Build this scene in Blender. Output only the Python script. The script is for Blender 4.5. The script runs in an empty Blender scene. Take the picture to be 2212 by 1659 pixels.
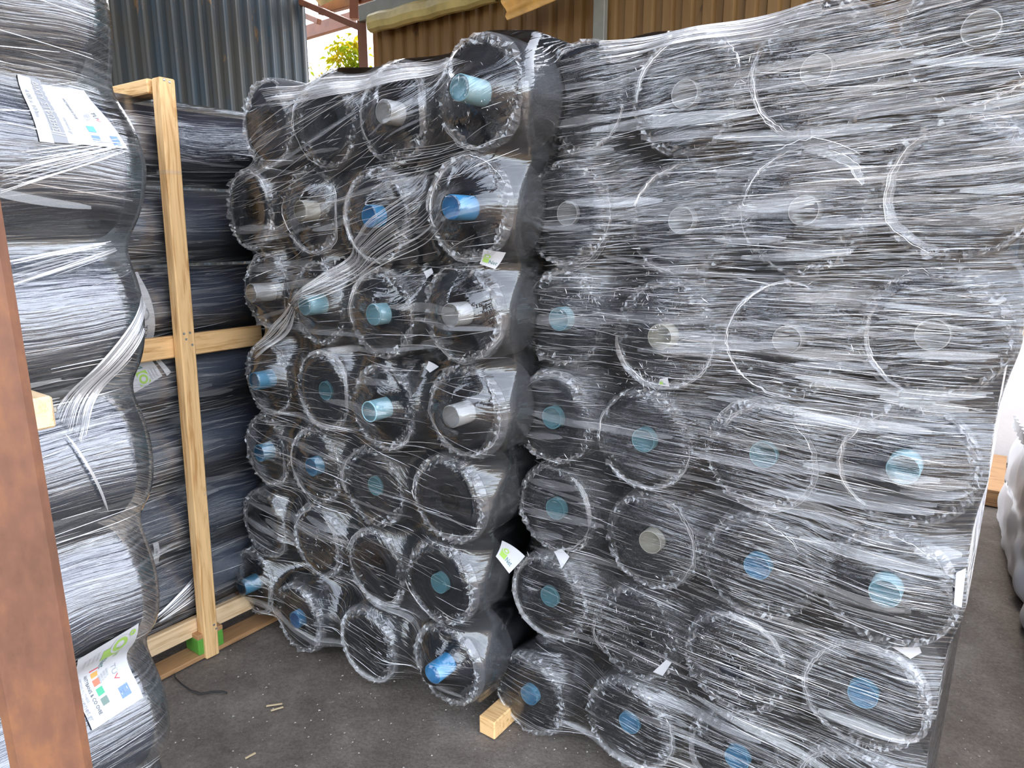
import bpy, bmesh, math, random
import numpy as np
from mathutils import Vector, Matrix

random.seed(7)
rng = np.random.default_rng(11)
scene = bpy.context.scene
COL = scene.collection

# ------------------------------------------------------------------ camera
F, CX, CY, PITCH, EYE = 1500.0, 1106.0, 829.5, math.radians(12.4), 1.55
cam_data = bpy.data.cameras.new('camera')
cam = bpy.data.objects.new('camera', cam_data)
COL.objects.link(cam)
cam_data.sensor_fit = 'HORIZONTAL'
cam_data.sensor_width = 36.0
cam_data.lens = 36.0 * F / 2212.0
cam_data.clip_start = 0.02
cam_data.clip_end = 500
cam.location = (0, 0, EYE)
cam.rotation_euler = (math.radians(90) - PITCH, 0, 0)
scene.camera = cam

# ------------------------------------------------------------------ world, sun, exposure
SUN_AZ, SUN_EL = math.radians(12), math.radians(58)      # sun stands beyond the back wall
world = bpy.data.worlds.new('sky')
scene.world = world
world.use_nodes = True
wn = world.node_tree
wn.nodes.clear()
w_out = wn.nodes.new('ShaderNodeOutputWorld')
w_bg = wn.nodes.new('ShaderNodeBackground')
w_sky = wn.nodes.new('ShaderNodeTexSky')
w_sky.sky_type = 'NISHITA'
w_sky.sun_disc = False
w_sky.sun_elevation = SUN_EL
w_sky.sun_rotation = SUN_AZ
w_sky.air_density = 1.0
w_sky.dust_density = 3.0
w_sky.ozone_density = 1.0
w_bg.inputs['Strength'].default_value = 0.5
w_hs = wn.nodes.new('ShaderNodeHueSaturation')
w_hs.inputs['Saturation'].default_value = 0.4
wn.links.new(w_sky.outputs[0], w_hs.inputs['Color'])
wn.links.new(w_hs.outputs[0], w_bg.inputs[0])
wn.links.new(w_bg.outputs[0], w_out.inputs[0])

sun_data = bpy.data.lights.new('sun', 'SUN')
sun_data.energy = 3.6
sun_data.angle = math.radians(0.6)
sun_data.color = (1.0, 0.93, 0.82)
sun = bpy.data.objects.new('sun', sun_data)
COL.objects.link(sun)
sdir = Vector((math.sin(SUN_AZ) * math.cos(SUN_EL), math.cos(SUN_AZ) * math.cos(SUN_EL), math.sin(SUN_EL)))
sun.rotation_euler = sdir.to_track_quat('Z', 'Y').to_euler()
sun.location = sdir * 30

vs = scene.view_settings
vs.view_transform = 'Standard'
vs.look = 'None'
vs.gamma = 1.0
vs.use_curve_mapping = False
vs.exposure = 1.65
cy = scene.cycles
cy.max_bounces = 7
cy.diffuse_bounces = 3
cy.glossy_bounces = 3
cy.transmission_bounces = 2
cy.transparent_max_bounces = 14
cy.caustics_reflective = False
cy.caustics_refractive = False
cy.sample_clamp_indirect = 6.0
cy.use_denoising = True

# ------------------------------------------------------------------ geometry of the place
fwv = np.array([0, math.cos(PITCH), -math.sin(PITCH)])
upv = np.array([0, math.sin(PITCH), math.cos(PITCH)])
EYEV = np.array([0, 0, EYE])


def ray(x, y):
    return fwv + np.array([1.0, 0, 0]) * (x - CX) / F - upv * (y - CY) / F


ROW = np.array([-0.80797, 0.58922, 0.0])     # runs along the faces of the two stacks of roll ends, away from the eye
DEEP = np.array([0.58922, 0.80797, 0.0])     # runs along the rolls, into the shed
RIGHT = -ROW


def on_plane(x, y, p, n):
    d = ray(x, y)
    return EYEV + d * (np.dot(np.asarray(p) - EYEV, n) / np.dot(d, n))


def on_floor(x, y, z=0.0):
    d = ray(x, y)
    return EYEV + d * (z - EYE) / d[2]


class Frame:
    """local frame: x along a face, y into the stack, z up"""
    def __init__(self, origin, ax):
        self.o = np.array([origin[0], origin[1], 0.0])
        self.ax = np.asarray(ax)
        self.ay = np.array([-ax[1], ax[0], 0.0])
        self.rot = math.atan2(ax[1], ax[0])

    def at(self, px, py, y=0.0):
        q = on_plane(px, py, self.o + self.ay * y, self.ay)
        return float((q - self.o) @ self.ax), float(q[2])

    def world(self, x, y, z):
        return Vector(self.o + self.ax * x + self.ay * y + np.array([0, 0, z]))


P0 = np.array([-0.2197, 1.9160, 0.0])
FC = Frame(P0, RIGHT)                       # middle stack
FD = Frame(P0 + DEEP * 0.16, RIGHT)         # big stack
pa = EYEV + ray(330, 1000) * 1.45
FA = Frame(pa, DEEP)                        # stack behind the post
FB = Frame(np.array([-1.1328, 2.3360, 0]), DEEP)   # stack in the timber frame
FW = Frame(P0 + DEEP * 3.0, RIGHT)          # back wall

# ------------------------------------------------------------------ helpers


def link(o, parent=None):
    COL.objects.link(o)
    if parent is not None:
        o.parent = parent
    return o


def make(name, verts, faces, mat, parent=None, smooth=False, uv=None):
    me = bpy.data.meshes.new(name)
    me.from_pydata([tuple(map(float, v)) for v in verts], [], [tuple(map(int, f)) for f in faces])
    for m in (mat if isinstance(mat, (list, tuple)) else [mat]):
        me.materials.append(m)
    if smooth:
        me.polygons.foreach_set('use_smooth', [True] * len(me.polygons))
    if uv is not None:
        lay = me.uv_layers.new(name='uv')
        li = np.zeros(len(me.loops), dtype=np.int32)
        me.loops.foreach_get('vertex_index', li)
        lay.data.foreach_set('uv', np.asarray(uv, dtype=np.float32)[li].ravel())
    me.update()
    return link(bpy.data.objects.new(name, me), parent)


def thing(name, label, cat, loc=(0, 0, 0), rot=0.0, group=None):
    o = bpy.data.objects.new(name, None)
    o.empty_display_size = 0.05
    COL.objects.link(o)
    o.location = loc
    o.rotation_euler = (0, 0, rot)
    return tag(o, label, cat, group)


def tag(o, label, cat, group=None):
    o['label'] = label
    o['category'] = cat
    if group:
        o['group'] = group
    return o


def struct(o):
    o['kind'] = 'structure'
    return o


def box_bm(sx, sy, sz, bevel=0.004):
    """box from 0..sx, centred in y and z"""
    bm = bmesh.new()
    bmesh.ops.create_cube(bm, size=1.0)
    for v in bm.verts:
        v.co = Vector(((v.co.x + 0.5) * sx, v.co.y * sy, v.co.z * sz))
    if bevel:
        bmesh.ops.bevel(bm, geom=list(bm.edges), offset=bevel, segments=1, affect='EDGES')
    return bm


def from_bm(name, bm, mat, parent=None, smooth=False):
    me = bpy.data.meshes.new(name)
    bm.to_mesh(me)
    bm.free()
    me.materials.append(mat)
    if smooth:
        me.polygons.foreach_set('use_smooth', [True] * len(me.polygons))
    return link(bpy.data.objects.new(name, me), parent)


def bar(name, p, q, w, h, mat, parent=None, up=(0, 0, 1), bevel=0.004):
    """a squared bar from p to q"""
    p, q = Vector(p), Vector(q)
    d = q - p
    o = from_bm(name, box_bm(d.length, w, h, bevel), mat, parent)
    x = d.normalized()
    z = Vector(up) - x * Vector(up).dot(x)
    z.normalize()
    y = z.cross(x)
    o.matrix_basis = Matrix(((x.x, y.x, z.x, p.x), (x.y, y.y, z.y, p.y), (x.z, y.z, z.z, p.z), (0, 0, 0, 1)))
    return o


# ------------------------------------------------------------------ materials


class NT:
    def __init__(self, name):
        self.m = bpy.data.materials.new(name)
        self.m.use_nodes = True
        self.t = self.m.node_tree
        self.t.nodes.clear()
        self.out = self.n('OutputMaterial')

    def n(self, kind, **kw):
        nd = self.t.nodes.new('ShaderNode' + kind)
        for k, v in kw.items():
            if k.startswith('_'):
                setattr(nd, k[1:], v)
            else:
                nd.inputs[k.replace('_', ' ')].default_value = v
        return nd

    def l(self, a, b):
        self.t.links.new(a, b)

    def math(self, op, a, b=None, clamp=False):
        nd = self.n('Math', _operation=op, _use_clamp=clamp)
        for i, s in enumerate((a, b)):
            if s is None:
                continue
            if hasattr(s, 'is_linked'):
                self.l(s, nd.inputs[i])
            else:
                nd.inputs[i].default_value = s
        return nd.outputs[0]

    def noise(self, vec, scale, detail=3, rough=0.55, dist=0.0):
        nd = self.n('TexNoise', Scale=scale, Detail=detail, Roughness=rough, Distortion=dist)
        if vec is not None:
            self.l(vec, nd.inputs['Vector'])
        return nd.outputs[0]

    def mapping(self, vec, scale=(1, 1, 1), rot=(0, 0, 0), loc=(0, 0, 0)):
        nd = self.n('Mapping')
        nd.inputs['Scale'].default_value = scale
        nd.inputs['Rotation'].default_value = rot
        nd.inputs['Location'].default_value = loc
        self.l(vec, nd.inputs['Vector'])
        return nd.outputs[0]

    def ramp(self, fac, stops):
        nd = self.n('ValToRGB')
        el = nd.color_ramp.elements
        while len(el) < len(stops):
            el.new(0.5)
        for e, (p, c) in zip(el, stops):
            e.position = p
            e.color = (*c, 1) if len(c) == 3 else c
        self.l(fac, nd.inputs[0])
        return nd.outputs[0]

    def bump(self, h, strength, dist):
        nd = self.n('Bump', Strength=strength, Distance=dist)
        self.l(h, nd.inputs['Height'])
        return nd.outputs[0]


def simple(name, col, rough=0.6, metallic=0.0, var=0.15, scale=12.0, bump=0.0):
    t = NT(name)
    co = t.n('TexCoord').outputs['Object']
    nz = t.noise(co, scale, 4)
    c0 = [c * (1 - var) for c in col]
    c1 = [min(1, c * (1 + var)) for c in col]
    p = t.n('BsdfPrincipled', Roughness=rough, Metallic=metallic)
    t.l(t.ramp(nz, [(0.3, c0), (0.7, c1)]), p.inputs['Base Color'])
    if bump:
        t.l(t.bump(t.noise(co, scale * 8, 4), bump, 0.004), p.inputs['Normal'])
    t.l(p.outputs[0], t.out.inputs[0])
    return t.m


def wood(name, c0, c1):
    t = NT(name)
    co = t.n('TexCoord').outputs['Object']
    warp = t.mapping(co, (2.5, 26, 26))
    n1 = t.noise(warp, 1.6, 4, 0.6, 1.2)
    n2 = t.noise(t.mapping(co, (10, 260, 260)), 1.0, 2)
    p = t.n('BsdfPrincipled', Roughness=0.62)
    mixc = t.math('ADD', t.math('MULTIPLY', n1, 0.75), t.math('MULTIPLY', n2, 0.25))
    t.l(t.ramp(mixc, [(0.36, c0), (0.5, c1), (0.66, [min(1, c * 1.12) for c in c1])]), p.inputs['Base Color'])
    t.l(t.bump(n2, 0.25, 0.002), p.inputs['Normal'])
    t.l(p.outputs[0], t.out.inputs[0])
    return t.m


def film(name, gloss, rough, haze, bump, along, across, warp=0.03, crumple=0.3):
    """clear stretch film: see-through, shiny, pulled into fine ridges along the wrapping direction"""
    t = NT(name)
    uv = t.n('UVMap', _uv_map='uv').outputs[0]
    low = t.n('TexNoise', Scale=2.2, Detail=2.0)
    t.l(uv, low.inputs['Vector'])
    off = t.n('VectorMath', _operation='MULTIPLY_ADD')
    t.l(low.outputs['Color'], off.inputs[0])
    off.inputs[1].default_value = (0.0, warp * 4, 0.0)
    t.l(uv, off.inputs[2])
    wv = off.outputs[0]
    a = t.noise(t.mapping(wv, (along, across, 1)), 1.0, 3, 0.6)
    b = t.noise(t.mapping(wv, (along * 1.4, across * 0.62, 1), (0, 0, 0.07), (3.1, 1.7, 0)), 1.0, 2, 0.6)
    c = t.noise(t.mapping(uv, (34, 46, 1)), 1.0, 3, 0.6)
    h = t.math('ADD', t.math('ADD', a, t.math('MULTIPLY', b, 0.9)), t.math('MULTIPLY', c, crumple))
    nrm = t.bump(h, 1.0, bump)
    fr = t.n('Fresnel', IOR=1.5)
    fac = t.math('ADD', t.math('MULTIPLY', fr.outputs[0], 1.1), gloss, True)
    g = t.n('BsdfGlossy', Roughness=rough)
    g.inputs['Color'].default_value = (1, 1, 1, 1)
    t.l(nrm, g.inputs['Normal'])
    tr = t.n('BsdfTransparent')
    tr.inputs['Color'].default_value = (0.965, 0.975, 0.98, 1)
    df = t.n('BsdfDiffuse')
    df.inputs['Color'].default_value = (0.86, 0.87, 0.88, 1)
    tl = t.n('BsdfTranslucent')
    tl.inputs['Color'].default_value = (0.86, 0.87, 0.88, 1)
    dt = t.n('MixShader', Fac=0.35)
    t.l(df.outputs[0], dt.inputs[1])
    t.l(tl.outputs[0], dt.inputs[2])
    # the film is milky where it is drawn into several layers
    ridge = t.ramp(t.math('MULTIPLY', t.math('ADD', a, b), 0.5), [(0.5, (0, 0, 0)), (0.66, (1, 1, 1))])
    patch = t.ramp(t.noise(uv, 3.0, 3), [(0.36, (0.25, 0.25, 0.25)), (0.66, (1, 1, 1))])
    hz = t.math('ADD', t.math('MULTIPLY', t.math('MULTIPLY', ridge, patch), haze * 3.2), haze * 0.3)
    m1 = t.n('MixShader')
    t.l(hz, m1.inputs[0])
    t.l(tr.outputs[0], m1.inputs[1])
    t.l(dt.outputs[0], m1.inputs[2])
    m2 = t.n('MixShader')
    t.l(fac, m2.inputs[0])
    t.l(m1.outputs[0], m2.inputs[1])
    t.l(g.outputs[0], m2.inputs[2])
    t.l(m2.outputs[0], t.out.inputs[0])
    return t.m


def strand_mat(name, clear, white=0.85, rough=0.18):
    t = NT(name)
    g = t.n('BsdfGlossy', Roughness=rough)
    g.inputs['Color'].default_value = (1, 1, 1, 1)
    df = t.n('BsdfDiffuse')
    df.inputs['Color'].default_value = (white, white, white * 1.01, 1)
    tr = t.n('BsdfTransparent')
    a = t.n('MixShader', Fac=0.45)
    t.l(df.outputs[0], a.inputs[1])
    t.l(g.outputs[0], a.inputs[2])
    b = t.n('MixShader', Fac=clear)
    t.l(a.outputs[0], b.inputs[1])
    t.l(tr.outputs[0], b.inputs[2])
    t.l(b.outputs[0], t.out.inputs[0])
    return t.m


def net_mat():
    """tightly rolled dark netting: concentric layers on the end, woven on the outside"""
    t = NT('dark_netting')
    co = t.n('TexCoord').outputs['Object']
    sep = t.n('SeparateXYZ')
    t.l(co, sep.inputs[0])
    rad = t.math('SQRT', t.math('ADD', t.math('MULTIPLY', sep.outputs[0], sep.outputs[0]),
                                t.math('MULTIPLY', sep.outputs[2], sep.outputs[2])))
    comb = t.n('CombineXYZ')
    t.l(rad, comb.inputs[0])
    rings = t.noise(t.mapping(comb.outputs[0], (420, 1, 1)), 1.0, 3, 0.7)
    weave = t.noise(t.mapping(co, (90, 900, 90)), 1.0, 2)
    fine = t.noise(co, 700, 2)
    geo = t.n('NewGeometry')
    h = t.math('ADD', t.math('ADD', rings, t.math('MULTIPLY', weave, 0.5)), t.math('MULTIPLY', fine, 0.6))
    p = t.n('BsdfPrincipled', Roughness=0.5)
    p.inputs['Specular IOR Level'].default_value = 0.35
    big = t.noise(co, 6, 3)
    t.l(t.ramp(big, [(0.3, (0.006, 0.007, 0.010)), (0.7, (0.012, 0.015, 0.023))]), p.inputs['Base Color'])
    t.l(t.bump(h, 0.5, 0.004), p.inputs['Normal'])
    t.l(p.outputs[0], t.out.inputs[0])
    return t.m


def navy_mat():
    """navy woven cloth on the outside of the rolls seen from the side"""
    t = NT('navy_netting')
    co = t.n('TexCoord').outputs['Object']
    weave = t.noise(t.mapping(co, (420, 420, 420)), 1.0, 2)
    big = t.noise(co, 4, 3)
    p = t.n('BsdfPrincipled', Roughness=0.55)
    t.l(t.ramp(big, [(0.3, (0.012, 0.02, 0.045)), (0.7, (0.03, 0.046, 0.085))]), p.inputs['Base Color'])
    t.l(t.bump(weave, 0.5, 0.003), p.inputs['Normal'])
    t.l(p.outputs[0], t.out.inputs[0])
    return t.m


def tube_mat(name, col):
    t = NT(name)
    co = t.n('TexCoord').outputs['Object']
    p = t.n('BsdfPrincipled', Roughness=0.38)
    t.l(t.ramp(t.noise(co, 30, 4), [(0.3, [c * 0.9 for c in col]), (0.7, col)]), p.inputs['Base Color'])
    t.l(p.outputs[0], t.out.inputs[0])
    return t.m


def sheet_metal(name, base, dirt, rust, dirt_amt, rust_amt, rough=0.55):
    t = NT(name)
    co = t.n('TexCoord').outputs['Object']
    p = t.n('BsdfPrincipled', Roughness=rough, Metallic=0.0)
    streak = t.noise(t.mapping(co, (9, 9, 0.9)), 1.0, 5, 0.65)
    blot = t.noise(t.mapping(co, (5, 5, 2.2), loc=(4, 1, 2)), 1.0, 5, 0.7, 0.8)
    d = t.ramp(streak, [(0.5 - dirt_amt * 0.3, (0, 0, 0)), (0.62 - dirt_amt * 0.1, (1, 1, 1))])
    r = t.ramp(blot, [(0.62 - rust_amt * 0.2, (0, 0, 0)), (0.68 - rust_amt * 0.16, (1, 1, 1))])
    m1 = t.n('MixRGB')
    t.l(d, m1.inputs[0])
    m1.inputs[1].default_value = (*base, 1)
    m1.inputs[2].default_value = (*dirt, 1)
    m2 = t.n('MixRGB')
    t.l(r, m2.inputs[0])
    t.l(m1.outputs[0], m2.inputs[1])
    m2.inputs[2].default_value = (*rust, 1)
    t.l(m2.outputs[0], p.inputs['Base Color'])
    t.l(t.bump(blot, 0.2, 0.01), p.inputs['Normal'])
    t.l(p.outputs[0], t.out.inputs[0])
    return t.m


def floor_mat():
    t = NT('dusty_concrete')
    co = t.n('TexCoord').outputs['Object']
    big = t.noise(co, 0.9, 5, 0.6)
    mid = t.noise(co, 7, 6, 0.7)
    fine = t.noise(co, 90, 5, 0.75)
    c1 = t.ramp(t.math('ADD', t.math('MULTIPLY', big, 0.6), t.math('MULTIPLY', mid, 0.4)),
                [(0.34, (0.075, 0.058, 0.044)), (0.5, (0.155, 0.128, 0.105)), (0.66, (0.25, 0.22, 0.19))])
    spk = t.ramp(fine, [(0.25, (0.45, 0.45, 0.45)), (0.55, (1, 1, 1)), (0.8, (1.5, 1.45, 1.4))])
    mx = t.n('MixRGB', _blend_type='MULTIPLY', Fac=0.9)
    t.l(c1, mx.inputs[1])
    t.l(spk, mx.inputs[2])
    p = t.n('BsdfPrincipled', Roughness=0.82)
    t.l(mx.outputs[0], p.inputs['Base Color'])
    h = t.math('ADD', t.math('MULTIPLY', mid, 1.0), t.math('MULTIPLY', fine, 0.35))
    t.l(t.bump(h, 0.7, 0.012), p.inputs['Normal'])
    t.l(p.outputs[0], t.out.inputs[0])
    return t.m


M = {
    'net': net_mat(),
    'navy': navy_mat(),
    'wrap_big': film('stretch_film_heavy', 0.06, 0.055, 0.008, 0.0072, 3.6, 105, 0.02, 0.12),
    'wrap_mid': film('stretch_film_light', 0.035, 0.06, 0.010, 0.0038, 4.5, 110, 0.03, 0.22),
    'wrap_side': film('stretch_film_sides', 0.10, 0.13, 0.085, 0.0036, 4.0, 140, 0.03, 0.3),
    'wrap_frame': film('stretch_film_tight', 0.10, 0.12, 0.12, 0.0040, 3.0, 150, 0.02, 0.2),
    'strand': strand_mat('film_ridge_glint', 0.45),  # drawn film whitened: glints and reflected streaks put into the colour
    'haze': strand_mat('film_band', 0.86, 0.8, 0.3),
    'sleeve': strand_mat('crumpled_film', 0.84, 0.75, 0.1),
    'pine': wood('pine_wood', (0.58, 0.30, 0.10), (0.84, 0.54, 0.25)),
    'pine_pale': wood('pale_pine', (0.62, 0.40, 0.20), (0.82, 0.60, 0.36)),
    'old_wood': wood('old_pallet_wood', (0.25, 0.12, 0.05), (0.45, 0.25, 0.11)),
    'green': simple('green_paint', (0.10, 0.32, 0.04), 0.6),
    'rust': None,
    'floor': floor_mat(),
    'blue_sheet': sheet_metal('blue_sheet', (0.007, 0.030, 0.052), (0.032, 0.032, 0.027), (0.14, 0.08, 0.028), 0.45, 0.12),
    'brown_sheet': sheet_metal('brown_sheet', (0.155, 0.075, 0.017), (0.205, 0.112, 0.034), (0.09, 0.042, 0.015), 0.5, 0.1),
    'roof_sheet': sheet_metal('roof_sheet', (0.30, 0.25, 0.18), (0.22, 0.17, 0.11), (0.20, 0.10, 0.04), 0.5, 0.2),
    'brown_steel': simple('red_oxide_steel', (0.16, 0.058, 0.028), 0.55, var=0.2),
    'grey_steel': simple('grey_steel', (0.22, 0.22, 0.19), 0.5, var=0.1),
    'gutter': simple('yellowed_gutter', (0.52, 0.42, 0.16), 0.45, var=0.25, scale=6),
    'fibre': simple('yellow_fibreglass', (0.60, 0.34, 0.10), 0.5, var=0.3, scale=9),
    'white_wall': simple('whitewash', (0.78, 0.75, 0.72), 0.85, var=0.05, scale=5, bump=0.3),
    'bag': simple('white_plastic', (0.78, 0.79, 0.83), 0.4, var=0.03, scale=4),
    'paper': simple('label_paper', (0.54, 0.54, 0.55), 0.6, var=0.03, scale=20),
    'ink': simple('dark_ink', (0.06, 0.07, 0.08), 0.7, var=0.02),
    'ink_grey': simple('grey_ink', (0.30, 0.31, 0.33), 0.7, var=0.02),
    'lime': simple('lime_ink', (0.33, 0.52, 0.10), 0.7, var=0.05),
    'teal': simple('teal_ink', (0.05, 0.17, 0.17), 0.7, var=0.05),
    'red': simple('red_ink', (0.62, 0.08, 0.09), 0.7, var=0.05),
    'orange': simple('orange_ink', (0.72, 0.36, 0.10), 0.7, var=0.05),
    'coral': simple('coral_ink', (0.70, 0.20, 0.12), 0.7, var=0.05),
    'emerald': simple('emerald_ink', (0.08, 0.42, 0.24), 0.7, var=0.05),
    'slate': simple('slate_ink', (0.18, 0.25, 0.22), 0.7, var=0.05),
    'blue': simple('blue_ink', (0.18, 0.28, 0.62), 0.7, var=0.05),
    'sky': simple('sky_ink', (0.14, 0.42, 0.72), 0.7, var=0.05),
    'leaf': None,
    'ground': simple('sunlit_yard', (0.105, 0.072, 0.045), 0.9, var=0.25, scale=0.6),
    'screw': simple('zinc_screw', (0.45, 0.45, 0.43), 0.35, 0.8, var=0.05),
    'black': simple('black_rubber', (0.012, 0.012, 0.012), 0.6, var=0.1),
    'bark': simple('tree_bark', (0.20, 0.14, 0.08), 0.85, var=0.3),
    'straw': simple('straw', (0.52, 0.40, 0.24), 0.8, var=0.2),
}
TUBE = {
    'blue': tube_mat('blue_tube', (0.14, 0.42, 0.64)),
    'bright blue': tube_mat('bright_blue_tube', (0.08, 0.38, 0.72)),
    'pale blue': tube_mat('pale_blue_tube', (0.36, 0.62, 0.70)),
    'teal': tube_mat('teal_tube', (0.20, 0.44, 0.50)),
    'grey': tube_mat('grey_tube', (0.55, 0.54, 0.53)),
    'cream': tube_mat('cream_tube', (0.60, 0.56, 0.46)),
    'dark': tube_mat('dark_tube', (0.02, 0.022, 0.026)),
}
_t = NT('leaf_green')
_co = _t.n('TexCoord').outputs['Object']
_p = _t.n('BsdfDiffuse')
_q = _t.n('BsdfTranslucent')
_c = _t.ramp(_t.noise(_co, 2.0, 2), [(0.35, (0.04, 0.075, 0.005)), (0.5, (0.15, 0.17, 0.008)), (0.68, (0.36, 0.25, 0.01))])
_t.l(_c, _p.inputs[0])
_t.l(_c, _q.inputs[0])
_m = _t.n('MixShader', Fac=0.55)
_t.l(_p.outputs[0], _m.inputs[1])
_t.l(_q.outputs[0], _m.inputs[2])
_t.l(_m.outputs[0], _t.out.inputs[0])
M['leaf'] = _t.m

_t = NT('rusty_steel')
_co = _t.n('TexCoord').outputs['Object']
_p = _t.n('BsdfPrincipled', Roughness=0.6)
_n1 = _t.noise(_co, 9, 5, 0.65)
_n2 = _t.noise(_t.mapping(_co, (12, 40, 40)), 1.0, 4, 0.7)
_c = _t.ramp(_t.math('ADD', _t.math('MULTIPLY', _n1, 0.6), _t.math('MULTIPLY', _n2, 0.4)),
             [(0.36, (0.105, 0.045, 0.025)), (0.52, (0.165, 0.070, 0.038)), (0.68, (0.25, 0.105, 0.042))])
_t.l(_c, _p.inputs['Base Color'])
_t.l(_t.bump(_n1, 0.2, 0.004), _p.inputs['Normal'])
_t.l(_p.outputs[0], _t.out.inputs[0])
M['rust'] = _t.m

# ------------------------------------------------------------------ setting: floor, walls, roof


def grid_mesh(nu, nv):
    f = []
    for j in range(nv - 1):
        for i in range(nu - 1):
            a = j * nu + i
            f.append((a, a + 1, a + nu + 1, a + nu))
    return f


FLX0, FLX1, FLY0, FLY1 = -6.0, 7.5, -1.6, 9.5
nx, ny = 90, 74
gx, gy = np.meshgrid(np.linspace(FLX0, FLX1, nx), np.linspace(FLY0, FLY1, ny))
gz = 0.004 * np.sin(gx * 3.1 + 1.2 * np.sin(gy * 2.3)) * np.sin(gy * 2.7) - 0.004
fl = struct(make('floor', np.stack([gx.ravel(), gy.ravel(), gz.ravel()], 1), grid_mesh(nx, ny), M['floor'], smooth=True))
yard = struct(make('yard_ground', [(-60, -60, -0.03), (60, -60, -0.03), (60, 60, -0.03), (-60, 60, -0.03)], [(0, 1, 2, 3)], M['ground']))


def corrugated(name, length, height, pitch, depth, mat, parent, prof):
    """one profiled sheet in its own x (length) and z (height); y is the relief"""
    xs, ys = [], []
    n = int(round(length / pitch))
    for k in range(n):
        for a, b in prof:
            xs.append((k + a) * pitch)
            ys.append(b * depth)
    xs.append(n * pitch)
    ys.append(prof[0][1] * depth)
    m = len(xs)
    th = 0.0015
    v, f = [], []
    for side in (0, th):
        for z in (0, height * 0.5, height):
            for x, y in zip(xs, ys):
                v.append((x, y + side, z))
    for r in range(2):
        for i in range(m - 1):
            a = r * m + i
            f.append((a, a + 1, a + m + 1, a + m))
            b = a + 3 * m
            f.append((b, b + m, b + m + 1, b + 1))
    for i in range(m - 1):                       # lower and upper edges
        f.append((i, i + 3 * m, i + 1 + 3 * m, i + 1))
        f.append((2 * m + i, 2 * m + i + 1, 5 * m + i + 1, 5 * m + i))
    return make(name, v, f, mat, parent)


TRAP = [(0.0, 0.0), (0.42, 0.0), (0.55, 1.0), (0.88, 1.0)]
RIB = [(0.0, 0.0), (0.28, 0.12), (0.42, 0.85), (0.55, 1.0), (0.68, 0.85), (0.84, 0.12)]

# back wall (brown): from the corner post to well past the big stack
wl = FW.at(806, 100)[0]
root = bpy.data.objects.new('wall_back', None)
COL.objects.link(root)
root.location = FW.world(wl, 0, 0)
root.rotation_euler = (0, 0, FW.rot)
struct(root)
PITCHB = 0.1315
x = 0.0
for k in range(4):
    s = corrugated('wall_sheet', PITCHB * 8, 4.0, PITCHB, 0.034, M['brown_sheet'], root, TRAP)
    s.location = (x, 0.003 * (k % 2), 0)
    x += PITCHB * 8 - 0.004
# low white masonry and blue sheet where the wall goes on behind the white sacks
root = bpy.data.objects.new('wall_right', None)
COL.objects.link(root)
WR = 1.3
root.location = FW.world(wl + x + 0.05, WR, 0)
root.rotation_euler = (0, 0, FW.rot)
struct(root)
zw = FW.at(2190, 722, WR)[1]
o = from_bm('wall_masonry', box_bm(3.6, 0.18, zw, 0.01), M['white_wall'], root)
o.location = (-1.35, 0.0, zw / 2)
o = from_bm('wall_ledge', box_bm(3.6, 0.10, 0.035, 0.004), M['pine'], root)
o.location = (-1.35, 0.0, zw + 0.0175)
for k in range(3):  # sheets extended upward and leftward, out of view, to block the sun
    s = corrugated('wall_sheet', 1.2, 3.9, 0.12, 0.034, M['blue_sheet'], root, TRAP)
    s.location = (-1.35 + 1.196 * k, 0.05 + 0.002 * (k % 2), zw + 0.036)

# left wall (blue), runs along the shed towards the eye
be = FW.world(FW.at(664, 100)[0], 0, 0)
FL = Frame((be.x, be.y), DEEP)
root = bpy.data.objects.new('wall_left', None)
COL.objects.link(root)
root.location = be
root.rotation_euler = (0, 0, FL.rot)
struct(root)
PITCHL = 0.112
x = 0.0
for k in range(9):
    x -= PITCHL * 9
    s = corrugated('wall_sheet', PITCHL * 9, 4.0, PITCHL, -0.020, M['blue_sheet'], root, RIB)
    s.location = (x, 0.002 * (k % 2), 0)
    x += 0.004

# roof over the bays: profiled sheets and purlins, open to the yard behind the eye
root = bpy.data.objects.new('ceiling', None)
COL.objects.link(root)
root.location = FW.world(-3.1, 0.0, 4.0)
root.rotation_euler = (0, 0, FW.rot)
struct(root)
for k in range(5):  # unseen roof, cut short on the right to let sky light in
    s = corrugated('roof_sheet', 1.0, 5.3, 0.2, 0.035, M['roof_sheet'], root, TRAP)
    s.rotation_euler = (math.radians(90), 0, 0)
    s.location = (1.0 * k - 0.6, 0.0, 0.003 * (k % 2))
for k in range(4):
    o = from_bm('purlin', box_bm(5.0, 0.06, 0.12, 0.003), M['brown_steel'], root)
    o.location = (-0.6, -0.35 - 1.6 * k, -0.075)

# ------------------------------------------------------------------ film draped over obstacles


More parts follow.
